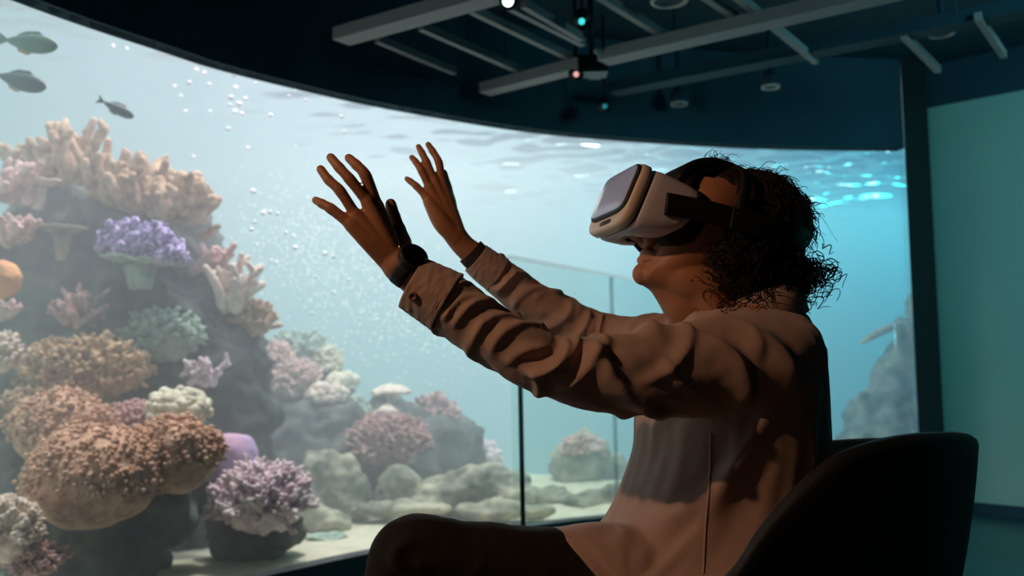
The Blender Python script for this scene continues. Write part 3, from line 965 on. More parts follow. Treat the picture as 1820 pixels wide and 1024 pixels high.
def spotlight(x, y, r, c, s, lb):
    p = on_plane(x, y, ZG - .02)
    root = empty('track_spotlight', p)
    tag(root, lb, 'spotlight', 'small spotlights on the ceiling grid')
    d = Vector((p.x * .3 - .25, -p.y * .55, -.9)).normalized()
    put('housing', MB().tube([p - d * .005, p - d * .02, p - d * .10, p - d * .115], (.030, .032, .03, .018), 18).mesh(), steel_dark, root)
    put('lens', MB().tube([p + d * .004, p - d * .004], r, 16).mesh(), glow('lens_' + name_of(c), c, s), root)
    put('bracket', MB().tube([p - d * .07, Vector((p.x, p.y, 2.16)), Vector((p.x, p.y, 2.4))], .007, 8).mesh(), steel_dark, root)


def name_of(c):
    return '%02d%02d%02d' % tuple(int(v * 9) for v in c[:3])


spotlight(903, 2, .017, (.75, 1, .9, 1), 5, 'ceiling spotlight glowing pale mint at the top of the twin-rail track')
spotlight(1034, 38, .011, (.05, .7, .7, 1), 1.2, 'ceiling spotlight with a small teal glow right of the twin rails')
spotlight(1024, 132, .011, (1, .5, .45, 1), .9, 'ceiling spotlight with a small pink glow at the beam junction')
spotlight(1075, 189, .011, (.02, .35, .5, 1), .5, 'ceiling spotlight with a dim blue glow, lowest of the four')
# dark junction hardware where the beams meet
jp = on_plane(1052, 118, ZG + .02)
jn = empty('junction_box', jp)
tag(jn, 'dark junction box where the grey beams meet', 'junction box')
put('box', MB().box(jp, (.12, .09, .07)).box(jp + Vector((.02, .06, .0)), (.05, .08, .05)).mesh(), steel_dark, jn, False)
put('hanger', MB().tube([jp, Vector((jp.x, jp.y, 2.4))], .012, 8).mesh(), steel_dark, jn)
a, b = on_plane(1060, 90, 2.03), on_plane(1090, 104, 2.03)
put('conduit', MB().tube([a, b], .014, 10).mesh(), grid_grey, jn)


def downlight(x, y, r, z, lb):
    p = on_plane(x, y, z)
    root = empty('downlight', p)
    tag(root, lb, 'ceiling light', 'round unlit ceiling lights')
    def turn(prof):
        return MB().rings([[(p.x + q * math.cos(t), p.y + q * math.sin(t), p.z + h) for t in np.arange(32) * PI / 16] for q, h in prof]).mesh()
    put('housing', turn(((r * .8, .008), (r * .98, .008), (r * .98, .05), (r * .9, .06), (.03, .07), (.012, .09), (.012, 2.4 - z))), black_paint, root)
    put('trim_ring', turn(((r * .78, .03), (r * .78, .002), (r * .84, 0), (r * .97, 0), (r, .004), (r, .012), (r * .8, .014))), mat('lamp_white', srgb(190, 196, 196), rough=.5), root)
    put('diffuser', turn(((r * .02, .012), (r * .5, .014), (r * .79, .022))), mat('diffuser', srgb(170, 180, 180), rough=.3), root)


downlight(1190, 4, .065, 2.06, 'large round ceiling light cut by the top picture edge')
downlight(1674, 62, .05, 2.08, 'round ceiling light at the far upper right above the pale wall')
downlight(1370, 157, .042, 2.06, 'small round ceiling light, right one of the two near the window')
downlight(1207, 187, .042, 2.06, 'small round ceiling light, left one of the two near the window')

# glass railing in front of the window
pane = bpy.data.materials.new('railing_glass')
pane.use_nodes = True
nt = pane.node_tree
nt.nodes.clear()
out = nt.nodes.new('ShaderNodeOutputMaterial')
mx = nt.nodes.new('ShaderNodeMixShader'); tr = nt.nodes.new('ShaderNodeBsdfTransparent'); gl = nt.nodes.new('ShaderNodeBsdfGlossy'); fr = nt.nodes.new('ShaderNodeMapRange')
tr.inputs['Color'].default_value = (0.94, 0.985, 0.975, 1)
gl.inputs['Roughness'].default_value = 0.03
fr.inputs['From Max'].default_value = 1.0
fr.inputs['To Min'].default_value = 0.025
fr.inputs['To Max'].default_value = 0.5
pw = nt.nodes.new('ShaderNodeMath'); pw.operation = 'POWER'; pw.inputs[1].default_value = 5.0
nt.links.new(nt.nodes.new('ShaderNodeLayerWeight').outputs['Facing'], pw.inputs[0]); nt.links.new(pw.outputs[0], fr.inputs['Value'])
nt.links.new(fr.outputs[0], mx.inputs[0]); nt.links.new(tr.outputs[0], mx.inputs[1]); nt.links.new(gl.outputs[0], mx.inputs[2]); nt.links.new(mx.outputs[0], out.inputs[0])
ZR = 1.19
ra = at(903, 456, 3.12); rb = at(1086, 490, 3.95)
ra.z = rb.z = 0.0
rc = rb + (rb - ra) * .95
rail = empty('glass_railing', (ra + rc) / 2)
tag(rail, 'frameless glass railing with thin posts standing between the person and the window', 'railing')
rdir = (rb - ra).normalized()
for s, e, g in ((ra, rb, .012), (rb, rc, .012)):
    put('glass_panel', MB().bar(s + rdir * g + Vector((0, 0, .05 + (ZR - .05) / 2)), e - rdir * g + Vector((0, 0, .05 + (ZR - .05) / 2)), .012, ZR - .05).mesh(), pane, rail, False)
def frosted(name, c, k):
    m = bpy.data.materials.new(name)
    m.use_nodes = True
    t = m.node_tree
    t.nodes.clear()
    o_ = t.nodes.new('ShaderNodeOutputMaterial'); x_ = t.nodes.new('ShaderNodeMixShader'); a_ = t.nodes.new('ShaderNodeBsdfTransparent'); b_ = t.nodes.new('ShaderNodeBsdfTranslucent')
    x_.inputs[0].default_value = k
    b_.inputs['Color'].default_value = c
    t.links.new(a_.outputs[0], x_.inputs[1]); t.links.new(b_.outputs[0], x_.inputs[2]); t.links.new(x_.outputs[0], o_.inputs[0])
    return m


put('handrail', MB().bar(ra + Vector((0, 0, ZR + .008)), rc + Vector((0, 0, ZR + .008)), .014, .012).mesh(), frosted('rail_glass_edge', (.95, 1, 1, 1), .30), rail, False)
pa = at(925, 700, 3.22); pa.z = 0
put('post', MB().tube([(pa.x, pa.y - .02, 0), (pa.x, pa.y - .02, 1.11)], .0085, 10).mesh(), steel_dark, rail)
put('post', MB().bar(rb + Vector((0, 0, 0.0)), rb + Vector((0, 0, ZR)), .016, .016, (0, 1, 0)).mesh(), frosted('frosted_edge', (.10, .22, .25, 1), .32), rail, False)
put('base_channel', MB().bar(ra + Vector((0, 0, .03)), rc + Vector((0, 0, .03)), .05, .06).mesh(), steel_dark, rail, False)

# ------------------------------------------------------------------ tub chair
chair = empty('tub_chair', (0.42, 1.52, 0))
tag(chair, 'black upholstered tub chair with a curved shell back the person sits in', 'chair')
M_CHAIR = mat('chair_black', srgb(22, 22, 24), rough=.7, bump=.15, bump_scale=250, sheen=.0)
# top rim of the shell on the camera side, given front to back; the far side mirrors it
RIM = np.array([(.02, 1.175, .50), (.14, 1.165, .53), (.25, 1.17, .585), (.305, 1.175, .648), (.362, 1.185, .70), (.418, 1.20, .733), (.49, 1.235, .748), (.575, 1.285, .752), (.665, 1.36, .746), (.722, 1.43, .736), (.745, 1.53, .732)])
CY = 1.53
RIM[:, 2] -= .017
RIM[:, 0] -= .016 * np.clip((RIM[:, 0] - .45) / .3, 0, 1)
far = RIM[::-1][1:].copy()
far[:, 1] = 2 * CY - far[:, 1]
far[:, 2] -= .055 * np.clip((far[:, 1] - CY) / .25, 0, 1)
RIMF = np.vstack([RIM, far])
RIMS = catmull(RIMF, 121)
CEN = np.array((.36, CY))
top_out, bot_out = RIMS, None
rows = []
for t in np.linspace(0, 1, 16):
    z = RIMS[:, 2] * (1 - t) + .30 * t
    k = (1 - .115 * t - .16 * t * t)
    rows.append(np.stack([CEN[0] + (RIMS[:, 0] - CEN[0]) * k, CEN[1] + (RIMS[:, 1] - CEN[1]) * k, z], 1))
outer = np.array(rows)
TH = .035
inr = outer.copy()
dx = outer[:, :, :2] - CEN
inr[:, :, :2] -= dx / np.linalg.norm(dx, axis=2)[:, :, None] * TH
# rounded top edge
lip = []
for a_ in (30, 65, 100, 140):
    s, c = math.sin(math.radians(a_)), math.cos(math.radians(a_))
    m_ = (outer[0] + inr[0]) / 2 + (outer[0] - inr[0]) / 2 * c
    m_ = m_.copy(); m_[:, 2] += .016 * s
    lip.append(m_)
sheet = np.concatenate([outer[::-1], np.array(lip), inr])      # wraps outside, over the lip, down the inside
shell = MB()
shell.rings(np.transpose(sheet, (1, 0, 2)))
put('shell', shell.mesh(), M_CHAIR, chair)
# seat cushion
R = []
ang = np.arange(64) * 2 * PI / 64
for z, k in ((.30, .80), (.31, .93), (.33, .99), (.36, 1.0), (.385, .97), (.40, .88), (.405, .5)):
    R.append([(CEN[0] - .03 + .29 * k * math.copysign(abs(math.cos(t)) ** .75, math.cos(t)), CY + .265 * k * math.copysign(abs(math.sin(t)) ** .75, math.sin(t)), z) for t in ang])
put('seat', MB().rings(R).mesh(), M_CHAIR, chair)
R = [[(CEN[0] - .02 + r * math.cos(t), CY + r * math.sin(t), z) for t in ang] for z, r in ((.30, .20), (.275, .21), (.27, .04), (.03, .032), (.025, .24), (.0, .25))]
put('pedestal', MB().rings(R).mesh(), steel_dark, chair)
# ------------------------------------------------------------------ the person
SKIN = mat('skin', srgb(176, 118, 86), rough=.5, spec=.4, noise_scale=14, noise_amt=.10, bump=.06, bump_scale=420, sss=.08)
SHIRT = mat('shirt_cotton', srgb(182, 150, 138), rough=.88, spec=.2, noise_scale=30, noise_amt=.06, bump=.10, bump_scale=700, sheen=.15)
TROUS = mat('trouser_cloth', srgb(36, 31, 29), rough=.85, spec=.15, bump=.10, bump_scale=500)
HAIRM = mat('dark_brown_hair', srgb(38, 26, 20), rough=.55, spec=.3)
TEE = mat('undershirt_white', srgb(205, 208, 212), rough=.85)
M_DARKCUFF = mat('cuff_dark', srgb(52, 46, 44), rough=.9)

PP, PY = math.radians(25), math.radians(14)
_h = Vector((-math.cos(PY), -math.sin(PY), 0))
HF = math.cos(PP) * _h + math.sin(PP) * Vector((0, 0, 1))
HU = -math.sin(PP) * _h + math.cos(PP) * Vector((0, 0, 1))
HL = Vector((math.sin(PY), -math.cos(PY), 0))
HO = at(1271, 431, 1.5)
HS = 1.03
HMAT = np.array((HF, HL, HU))


def hd(f, l, u):
    """Head coordinates (forward, left, up; metres) to world."""
    return np.array(HO) + HS * (np.array((f, l, u)) @ HMAT)


def hdv(P):
    return np.array(HO) + HS * (np.asarray(P, float) @ HMAT)


def W(*q):
    return np.array([A(*p) for p in q])


def sweep(b, pts, rad, n=24, k=None, ref=None, ends=True):
    k = k or len(pts) * 5
    P = catmull(pts, k)
    r = np.asarray(rad, float)
    r = catmull(r, k)
    if r.shape[-1] == 1:
        r = r[:, 0]
    R = tube_rings(P, r, n, ends, ref)
    return b.rings(R)


# ---- skin: one continuous body
body = MB()
# cranium and face
v, f = ico((0, 0, 0), 1.0, 5, 0, 1)
body.add(hdv(v * np.array((.094, .076, .083)) + np.array((-.008, 0, .028))), f)
sec = np.array([(.075, .080, -.05, .062), (.05, .090, -.03, .071), (.02, .093, -.03, .072), (-.02, .094, -.02, .069), (-.048, .094, -.012, .064), (-.072, .0945, .0, .056), (-.092, .098, .016, .044), (-.104, .097, .034, .031), (-.111, .088, .052, .018)])
S = catmull(sec, 44)
th = np.arange(56) * 2 * PI / 56
R = []
for u, ff, fb, hw in S:
    c = (ff + fb) / 2; rf = (ff - fb) / 2
    ct, st = np.cos(th), np.sin(th)
    R.append(hdv(np.stack([c + rf * np.sign(ct) * np.abs(ct) ** .85, hw * np.sign(st) * np.abs(st) ** .9, np.full_like(th, u)], 1)))
body.rings(R)
sweep(body, hdv([(.090, 0, .022), (.100, 0, -.005), (.113, 0, -.032), (.117, 0, -.044)]), [.009, .0095, .0115, .0125], 18)
for s in (1, -1):
    body.ball(hd(.1035, s * .0125, -.047), .0105 * HS, 16, 12)
    sweep(body, hdv([(.055, s * .054, -.02), (.074, s * .042, -.045), (.080, s * .028, -.066)]), [.014, .015, .012], 14)
    v, f = ico((0, 0, 0), 1.0, 3, 0, 1)
    body.add(hdv(v * np.array((.019, .010, .031)) + np.array((-.012, s * .076, -.008))), f)
body.ball(hd(.1015, 0, -.052), .008, 14, 10)
ls = np.linspace(-.025, .025, 9)
for u, fo, r in ((-.0655, .1000, .0066), (-.0775, .1000, .0070)):
    sweep(body, hdv([(fo - 16 * l * l, l, u + (-.003 if u > -.07 else .0035) * (abs(l) / .025) ** 2) for l in ls]), [r * (1 - .55 * (abs(l) / .025) ** 2) for l in ls], 12)
body.ball(hd(.0885, 0, -.0965), .0185, 18, 14)
# neck
sweep(body, np.array([hd(-.012, 0, -.02), hd(-.022, 0, -.075), A(1295, 555, 1.5), A(1318, 610, 1.5), A(1322, 650, 1.5)]), [(.060, .056), (.060, .056), (.066, .060), (.080, .075), (.09, .10)], 36, 40)
sweep(body, np.array([hd(.066, 0, -.092), hd(.035, 0, -.098), hd(.005, 0, -.105), A(1262, 562, 1.5), A(1290, 600, 1.5)]), [.022, .034, .044, .048, .048], 28, 30)
for s in (1, -1):
    sweep(body, np.array([hd(.062, s * .026, -.086), hd(.036, s * .036, -.084), hd(.008, s * .044, -.082), hd(-.02, s * .044, -.098)]), [.020, .028, .030, .030], 22, 24)
# trunk (inside the shirt)
sweep(body, W((1320, 610, 1.5), (1315, 680, 1.5), (1305, 800, 1.5), (1285, 960, 1.5), (1270, 1060, 1.5)), [(.09, .12), (.125, .165), (.135, .155), (.14, .15), (.13, .15)], 32, 50, ref=(1, 0, 0))
# arms
NA = W((1355, 645, 1.38), (1270, 655, 1.345), (1175, 663, 1.31), (1050, 658, 1.28), (945, 634, 1.27), (880, 598, 1.27), (800, 538, 1.272), (740, 494, 1.275), (706, 467, 1.276))
sweep(body, NA, [(.05, .05), (.048, .048), (.044, .044), (.037, .037), (.031, .031), (.031, .031), (.028, .029), (.0255, .0225), (.0245, .020)], 28, 80)
FA = W((1235, 610, 1.63), (1150, 605, 1.70), (1050, 588, 1.77), (975, 545, 1.77), (905, 498, 1.76), (850, 458, 1.75), (824, 437, 1.745), (806, 414, 1.74))
sweep(body, FA, [(.045, .045), (.038, .038), (.032, .032), (.030, .030), (.027, .027), (.024, .024), (.0215, .022), (.0215, .022)], 28, 70)


def finger(J, r):
    """Finger through its joints, swelling a little at each knuckle."""
    J = np.asarray(J)
    k = 26
    P = catmull(J, k)
    t = np.linspace(0, 1, k)
    rr = r[0] + (r[1] - r[0]) * t
    for q in np.linspace(0, 1, len(J))[1:-1]:
        rr = rr + .0007 * np.exp(-((t - q) / .07) ** 2)
    body.rings(tube_rings(P, rr, 16, True))


# near hand: the back of a splayed left hand
d0 = 1.276
LW = A(706, 467, d0)
mcp = [A(620, 396, 1.262), A(631, 380, 1.266), A(652, 357, 1.272), A(669, 364, 1.284)]
finger([mcp[0], A(588, 371, 1.262), A(572, 362, 1.266), A(561, 356, 1.272)], (.0080, .0056))
finger([mcp[1], A(604, 339, 1.262), A(584, 320, 1.266), A(570, 301, 1.274)], (.0078, .0062))
finger([mcp[2], A(622, 319, 1.266), A(603, 298, 1.270), A(588, 280, 1.279)], (.0080, .0065))
finger([mcp[3], A(650, 313, 1.276), A(633, 293, 1.280), A(620, 281, 1.289)], (.0086, .0064))
finger([A(716, 434, 1.294), A(706, 408, 1.306), A(699, 385, 1.313), A(694.5, 363, 1.315)], (.0135, .0082))
for m, r0, r1 in zip(mcp, (.014, .0145, .0145, .014), (.0092, .0094, .0096, .0100)):
    sweep(body, [LW, LW * .45 + m * .55 + np.array((0, -.002, 0)), m], [r0 * 1.05, (r0 + r1) / 2, r1], 18, 16)
sweep(body, W((704, 462, 1.286), (708, 440, 1.292), (704, 412, 1.304)), [.016, .0165, .0125], 18, 16)
sweep(body, W((690, 465, 1.276), (655, 425, 1.268), (624, 398, 1.263)), [(.014, .014), (.015, .013), (.011, .011)], 18, 16)
sweep(body, W((690, 440, 1.28), (668, 405, 1.278), (655, 385, 1.276)), [.017, .017, .014], 18, 16)
# far hand: palm of the raised right hand
RW = A(818, 430, 1.742)
rm = [A(755, 347, 1.728), A(762, 331, 1.730), A(772, 320, 1.735), A(785, 322, 1.742)]
finger([rm[0], A(740, 331, 1.728), A(729, 322, 1.732), A(723, 318, 1.736)], (.0074, .0052))
finger([rm[1], A(749, 304, 1.730), A(739, 288, 1.735), A(732, 280, 1.740)], (.0076, .0056))
finger([rm[2], A(758, 288, 1.735), A(750, 272, 1.740), A(744, 261, 1.746)], (.0078, .0058))
finger([rm[3], A(780, 289, 1.742), A(769, 269, 1.748), A(761, 257, 1.754)], (.0080, .0058))
finger([A(806, 396, 1.758), A(800, 360, 1.764), A(794, 333, 1.764), A(788, 308, 1.762)], (.0130, .0080))
for m, r1 in zip(rm, (.0088, .0090, .0092, .0095)):
    sweep(body, [RW, RW * .45 + m * .55, m], [.0165, .0135, r1], 18, 16)
sweep(body, W((812, 425, 1.735), (785, 395, 1.728), (762, 358, 1.727)), [.0165, .0175, .0115], 18, 16)
sweep(body, W((812, 420, 1.75), (800, 385, 1.755), (792, 345, 1.752)), [.0165, .0165, .013], 18, 16)
# legs (inside the trousers)
HIPN, KNEEN, ANKN = A(1255, 1085, 1.40), A(733, 992, 1.335), np.array((-.35, 1.30, .09))
HIPF, KNEEF, ANKF = np.array((.30, 1.62, .49)), np.array((-.12, 1.66, .475)), np.array((-.46, 1.67, .09))
for h, k, a_ in ((HIPN, KNEEN, ANKN), (HIPF, KNEEF, ANKF)):
    sweep(body, [h, (h + k) / 2, k, (k + a_) / 2 + np.array((.02, 0, 0)), a_], [.055, .045, .030, .030, .028], 24, 50)
bm_ = remesh(body.mesh(), .0020, 4, .45)
nost = [hd(.1105, s * .0075, -.0575) for s in (1, -1)]


def face_fn(p):
    q = 0.0
    for n_ in nost:
        d2 = (p[0] - n_[0]) ** 2 + (p[1] - n_[1]) ** 2 + (p[2] - n_[2]) ** 2
        if d2 < .0003:
            q -= .0045 * math.exp(-d2 / (.0032 ** 2))
    return q


displace(bm_, face_fn)
# even out the soft flesh between jaw and neck
bb = bmesh.new()
bb.from_mesh(bm_)
soft = []
for v_ in bb.verts:
    q_ = (HMAT @ (np.array(v_.co) - np.array(HO))) / HS
    if -.17 < q_[2] < -.082 and q_[0] < .086 - max(0, -.1 - q_[2]) * .2 and abs(q_[1]) < .09:
        soft.append(v_)
for _ in range(45):
    bmesh.ops.smooth_vert(bb, verts=soft, factor=.5, use_axis_x=True, use_axis_y=True, use_axis_z=True)
bb.to_mesh(bm_)
bb.free()
person = put('person', bm_, SKIN)
tag(person, 'person in a dusty pink shirt sitting with both arms raised towards the window', 'person')

# ---- shirt
rs = np.random.RandomState(4)


def ridge(x, p=2.2):
    return (0.5 + 0.5 * np.sin(x)) ** p


def fold_field(folds, S, TH, L, rad):
    """Sum of cloth folds. A fold is (s0, th0, s1, th1, height, width): a ridge between two points of the unrolled sleeve."""
    w = np.zeros(S.shape)
    for s0, t0, s1, t1, amp, wd in folds:
        t0, t1 = math.radians(t0), math.radians(t1)
        tm = (t0 + t1) / 2
        th_ = (TH - tm + PI) % (2 * PI) - PI + tm
        ax, ay, bx, by = s0 * L, t0 * rad, s1 * L, t1 * rad
        dx, dy = bx - ax, by - ay
        LL = dx * dx + dy * dy
        u = ((S * L - ax) * dx + (th_ * rad - ay) * dy) / LL
        bend = .16 * math.sqrt(LL) * np.sin(PI * np.clip(u, 0, 1)) * (1 if (s0 * 97) % 1 > .5 else -1)
        d = ((S * L - ax) * dy - (th_ * rad - ay) * dx) / math.sqrt(LL) + bend
        env = np.clip(u / .25, 0, 1) * np.clip((1 - u) / .25, 0, 1)
        env = env * env * (3 - 2 * env)
        wv = .8 * wd * np.where(d > 0, .8, 1.5)
        w += env * amp * (np.exp(-(d / wv) ** 2) - .35 * np.exp(-((d + 1.9 * wd) / (1.3 * wd)) ** 2))
    return w


def sleeve(b, pts, rad, folds, n=120, k=260, seed=0):
    P = catmull(pts, k)
    r = catmull(np.asarray(rad, float), k)
    if r.shape[-1] == 1:
        r = np.repeat(r, 2, 1)
    R = tube_rings(P, r, n, False, (0, -1, 0))
    s = np.linspace(0, 1, k)[:, None]
    t = (np.arange(n) * 2 * PI / n)[None, :]
    Ln = np.linalg.norm(np.diff(P, axis=0), axis=1).sum()
    w = fold_field(folds, s + 0 * t, t + 0 * s, Ln, r.mean())
    for i in range(k):
        for j in range(n):
            w[i, j] += .003 * noise.noise((s[i, 0] * 14 + seed, math.cos(t[0, j]) * 1.6, math.sin(t[0, j]) * 1.6)) + .0012 * noise.noise((s[i, 0] * 46 + seed, math.cos(t[0, j]) * 3, math.sin(t[0, j]) * 3))
    C = P[:, None, :]
    D = R - C
    L = np.linalg.norm(D, axis=2, keepdims=True)
    R = C + D * (1 + (w[:, :, None] - .002) / L)
    b.rings(R)


def random_folds(seed, n, s0, s1, amp, t_from=90, t_to=270, slope=.1):
    q = random.Random(seed)
    out = []
    for _ in range(n):
        a_ = q.uniform(s0, s1); t0 = q.uniform(t_from, t_to)
        out.append((a_, t0, a_ + q.gauss(slope, .04), t0 + q.choice((-1, 1)) * q.uniform(60, 120), amp * q.uniform(.6, 1.2), q.uniform(.007, .012)))
    return out


shirt = MB()
lev = np.array([(1232, 1398, 540, .075), (1212, 1414, 556, .105), (1200, 1428, 576, .150), (1190, 1441, 604, .185), (1168, 1452, 645, .200), (1148, 1459, 690, .198), (1134, 1462, 740, .192), (1128, 1465, 800, .186), (1098, 1465, 880, .182), (1062, 1458, 955, .205), (1032, 1440, 1005, .262), (1016, 1425, 1075, .272), (1040, 1410, 1112, .26)], float)
LV = catmull(lev, 150)
R = []
th = np.arange(160) * 2 * PI / 160
tf = fold_field([(.30, -100, .62, -160, .007, .016), (.36, -80, .72, -150, .008, .018), (.46, -60, .9, -95, .006, .014), (.44, -100, .86, -140, .006, .02), (.62, -40, .80, -90, .006, .014), (.70, -110, .98, -165, .007, .014), (.8, -70, .97, -120, .006, .014), (.08, -60, .22, -15, .006, .010), (.06, -40, .2, -5, .006, .010), (.1, -80, .3, -30, .005, .012), (.78, -30, .9, -75, .006, .012)],
                np.linspace(0, 1, 150)[:, None] + 0 * th[None], th[None] + np.zeros((150, 1)), .55, .19)
for i, (x0, x1, y, hw) in enumerate(LV):
    a_, c_ = A(x0, y, 1.5), A(x1, y, 1.5)
    m_ = (a_ + c_) / 2
    rx = np.linalg.norm(c_ - a_) / 2
    ring = []
    ex = .92 - .45 * max(0.0, min(1.0, (y - 900) / 90.0))
    for t in th:
        ct, st = math.cos(t), math.sin(t)
        x, yy = rx * math.copysign(abs(ct) ** ex, ct), hw * math.copysign(abs(st) ** ex, st)
        z = m_[2] + ct * (c_[2] - a_[2]) / 2
        q = 1.0
        wv = .006 * noise.noise((t * 1.6 if t < PI else (2 * PI - t) * 1.6, z * 4.5, 2.0)) + .0035 * noise.noise((math.cos(t) * 6, z * 7, 5 + math.sin(t) * 6))
        wv += tf[i, int(round(t / (2 * PI) * 160)) % 160]
        L_ = math.hypot(x, yy) + 1e-6
        ring.append((m_[0] + x * (1 + wv / L_), m_[1] + yy * (1 + wv / L_), z))
    R.append(ring)
shirt.rings(R)
NS = W((1392, 640, 1.41), (1350, 645, 1.375), (1270, 652, 1.345), (1180, 663, 1.31), (1080, 664, 1.285), (1000, 656, 1.275), (935, 630, 1.27), (862, 586, 1.27), (806, 546, 1.272), (770, 522, 1.273))
sleeve(shirt, NS, [(.082, .070), (.083, .075), (.079, .073), (.067, .066), (.056, .056), (.0470, .0475), (.0455, .046), (.0415, .042), (.0430, .043), (.0435, .0435)],
       [(.53, 85, .68, -45, .011, .011), (.58, 80, .655, -40, .010, .010), (.50, 60, .59, -50, .010, .011), (.635, 85, .74, -50, .0075, .009), (.70, 80, .78, -60, .0065, .008), (.75, 85, .845, -50, .0065, .008), (.80, 70, .88, -50, .005, .007), (.855, 85, .93, -60, .0045, .006),
        (.605, 30, .70, -50, .006, .009), (.465, 85, .515, 10, .007, .010), (.505, 75, .30, -75, .012, .013), (.425, 85, .20, -70, .013, .014), (.33, 80, .10, -50, .011, .014), (.37, 30, .30, -30, .004, .006), (.27, 70, .18, 0, .006, .010)] + random_folds(3, 26, .1, .95, .006), seed=1)
FS = W((1262, 612, 1.60), (1215, 610, 1.64), (1150, 606, 1.70), (1085, 597, 1.755), (1030, 580, 1.77), (960, 545, 1.77), (900, 501, 1.76), (868, 476, 1.752))
sleeve(shirt, FS, [(.07, .066), (.062, .06), (.048, .048), (.043, .043), (.043, .043), (.042, .042), (.038, .038), (.035, .035)],
       [(.06, 80, .12, -60, .009, .009), (.14, 80, .20, -60, .010, .009), (.22, 85, .27, -50, .009, .009), (.50, 80, .46, -70, .010, .009), (.56, 80, .62, -70, .007, .008), (.64, 85, .70, -60, .006, .008), (.72, 80, .78, -70, .006, .008), (.80, 85, .86, -60, .006, .008), (.88, 80, .92, -60, .005, .007)] + random_folds(5, 16, .1, .95, .005), k=200, n=90, seed=9)
# shirt tail draped over the near thigh
tail = W((1044, 1058, 1.366), (1060, 1056, 1.372), (1110, 1062, 1.38), (1180, 1074, 1.39), (1240, 1084, 1.40))
TR = tube_rings(catmull(tail, 40), catmull(np.array([(.091, .097), (.098, .103), (.102, .108), (.105, .114), (.108, .118)]), 40), 90, False, (0, -1, 0))
for i in range(40):
    for j in range(90):
        TR[i, j, 0] += -.055 * max(0, 1 - i / 12) * max(0, -math.sin(j * 2 * PI / 90)) + .004 * noise.noise((i * .3, j * .12, 3))
        TR[i, j, 2] += .004 * noise.noise((i * .25, j * .15, 8))
shirt.rings(TR)
sm = remesh(shirt.mesh(), .0030, 2, .35)
shirt_o = put('shirt', sm, SHIRT, person)


def collar():
    c = A(1328, 547, 1.5)
    al = np.radians(np.linspace(-138, 138, 70))
    R = []
    for a_ in al:
        ca, sa = math.cos(a_), math.sin(a_)
        drop = -.034 * (1 - ca) / 2 - .03 * max(0, -ca) ** 2
        base = c + np.array((0, 0, drop))
        o = np.array((ca, sa, 0))
        rr = 1 / math.sqrt((ca / .082) ** 2 + (sa / .088) ** 2)
        wob = .002 * math.sin(a_ * 5)
        R.append([base + o * (rr - .004) + np.array((0, 0, -.008)), base + o * (rr - .010) + np.array((0, 0, .034)), base + o * (rr - .005) + np.array((0, 0, .040)),
                  base + o * (rr + .003) + np.array((0, 0, .036)), base + o * (rr + .015 + wob) + np.array((0, 0, -.006)), base + o * (rr + .011 + wob) + np.array((0, 0, -.010)), base + o * (rr - .001) + np.array((0, 0, .022)), base + o * (rr + .001) + np.array((0, 0, -.010))])
    return MB().rings(R).mesh()


put('collar', collar(), SHIRT, shirt_o)


def cuff(P, r, k=26, n=72, th_=.0032, slit=None):
    """Open cloth band with a rounded rim and a row of slight puckers."""
    P = catmull(P, k)
    r = catmull(np.asarray(r, float), k)
    if r.shape[-1] == 1:
        r = np.repeat(r, 2, 1)
    t = np.arange(n) * 2 * PI / n
    out_ = tube_rings(P, r, n, False, (0, -1, 0))
    in_ = tube_rings(P, r - th_, n, False, (0, -1, 0))
    puck = np.array([[.0012 * noise.noise((i * .35, math.cos(q) * 3, math.sin(q) * 3)) for q in t] for i in range(k)])
    for R_ in (out_, in_):
        D = R_ - P[:, None, :]
        R_ += D / np.linalg.norm(D, axis=2, keepdims=True) * puck[:, :, None]
    sheet = np.concatenate([in_, out_[::-1]])
    b = MB()
    b.rings(np.concatenate([sheet, sheet[:1]]), cap=False)
    return b.mesh()


NC = W((796, 538, 1.272), (764, 520, 1.273), (734, 503, 1.274))
cn = put('cuff', cuff(NC, [(.0445, .0445), (.0425, .0415), (.0400, .0385)]), SHIRT, shirt_o)
FC = W((884, 488, 1.757), (864, 474, 1.752), (846, 459, 1.748))
put('cuff', cuff(FC, [(.0360, .0360), (.0340, .0340), (.0315, .0315)]), SHIRT, shirt_o)
put('cuff_lining', cuff(W((862, 471, 1.752), (846, 457, 1.748), (836, 447, 1.746)), [(.029, .029), (.028, .028), (.0275, .0275)]), M_DARKCUFF, shirt_o)


def disc_on(c, nrm, prof, n=28):
    """Turned shape about the axis nrm through c; prof is a list of (radius, height)."""
    nrm = np.array(nrm, float); nrm /= np.linalg.norm(nrm)
    a_ = np.cross(nrm, (0.3, .2, 1)); a_ /= np.linalg.norm(a_)
    b_ = np.cross(nrm, a_)
    t = np.arange(n) * 2 * PI / n
    return MB().rings([[np.array(c) + nrm * h + r * (math.cos(q) * a_ + math.sin(q) * b_) for q in t] for r, h in prof])


put('button', disc_on(A(734, 527, 1.2325), (-.12, -1, -.25), [(.0005, .001), (.0028, .001), (.0034, .0024), (.0056, .0026), (.0062, .001), (.006, -.002)]).mesh(), mat('button_brown', srgb(120, 92, 78), rough=.4), shirt_o)
put('undershirt', MB().rings(np.array([[np.array(A(1322, 588, 1.5)) + np.array((.086 * k * math.cos(t) - .012, .084 * k * math.sin(t), z - .028 * (1 - math.cos(t)) / 2)) for t in th] for k, z in ((1.25, -.05), (1.06, -.012), (.98, .004), (.95, .004), (.94, -.004), (.94, -.05))])).mesh(), TEE, person)

# side seam, laid on the shirt's surface
from mathutils.bvhtree import BVHTree
bv = BVHTree.FromPolygons([v.co + shirt_o.location + person.location for v in shirt_o.data.vertices], [tuple(p.vertices) for p in shirt_o.data.polygons])


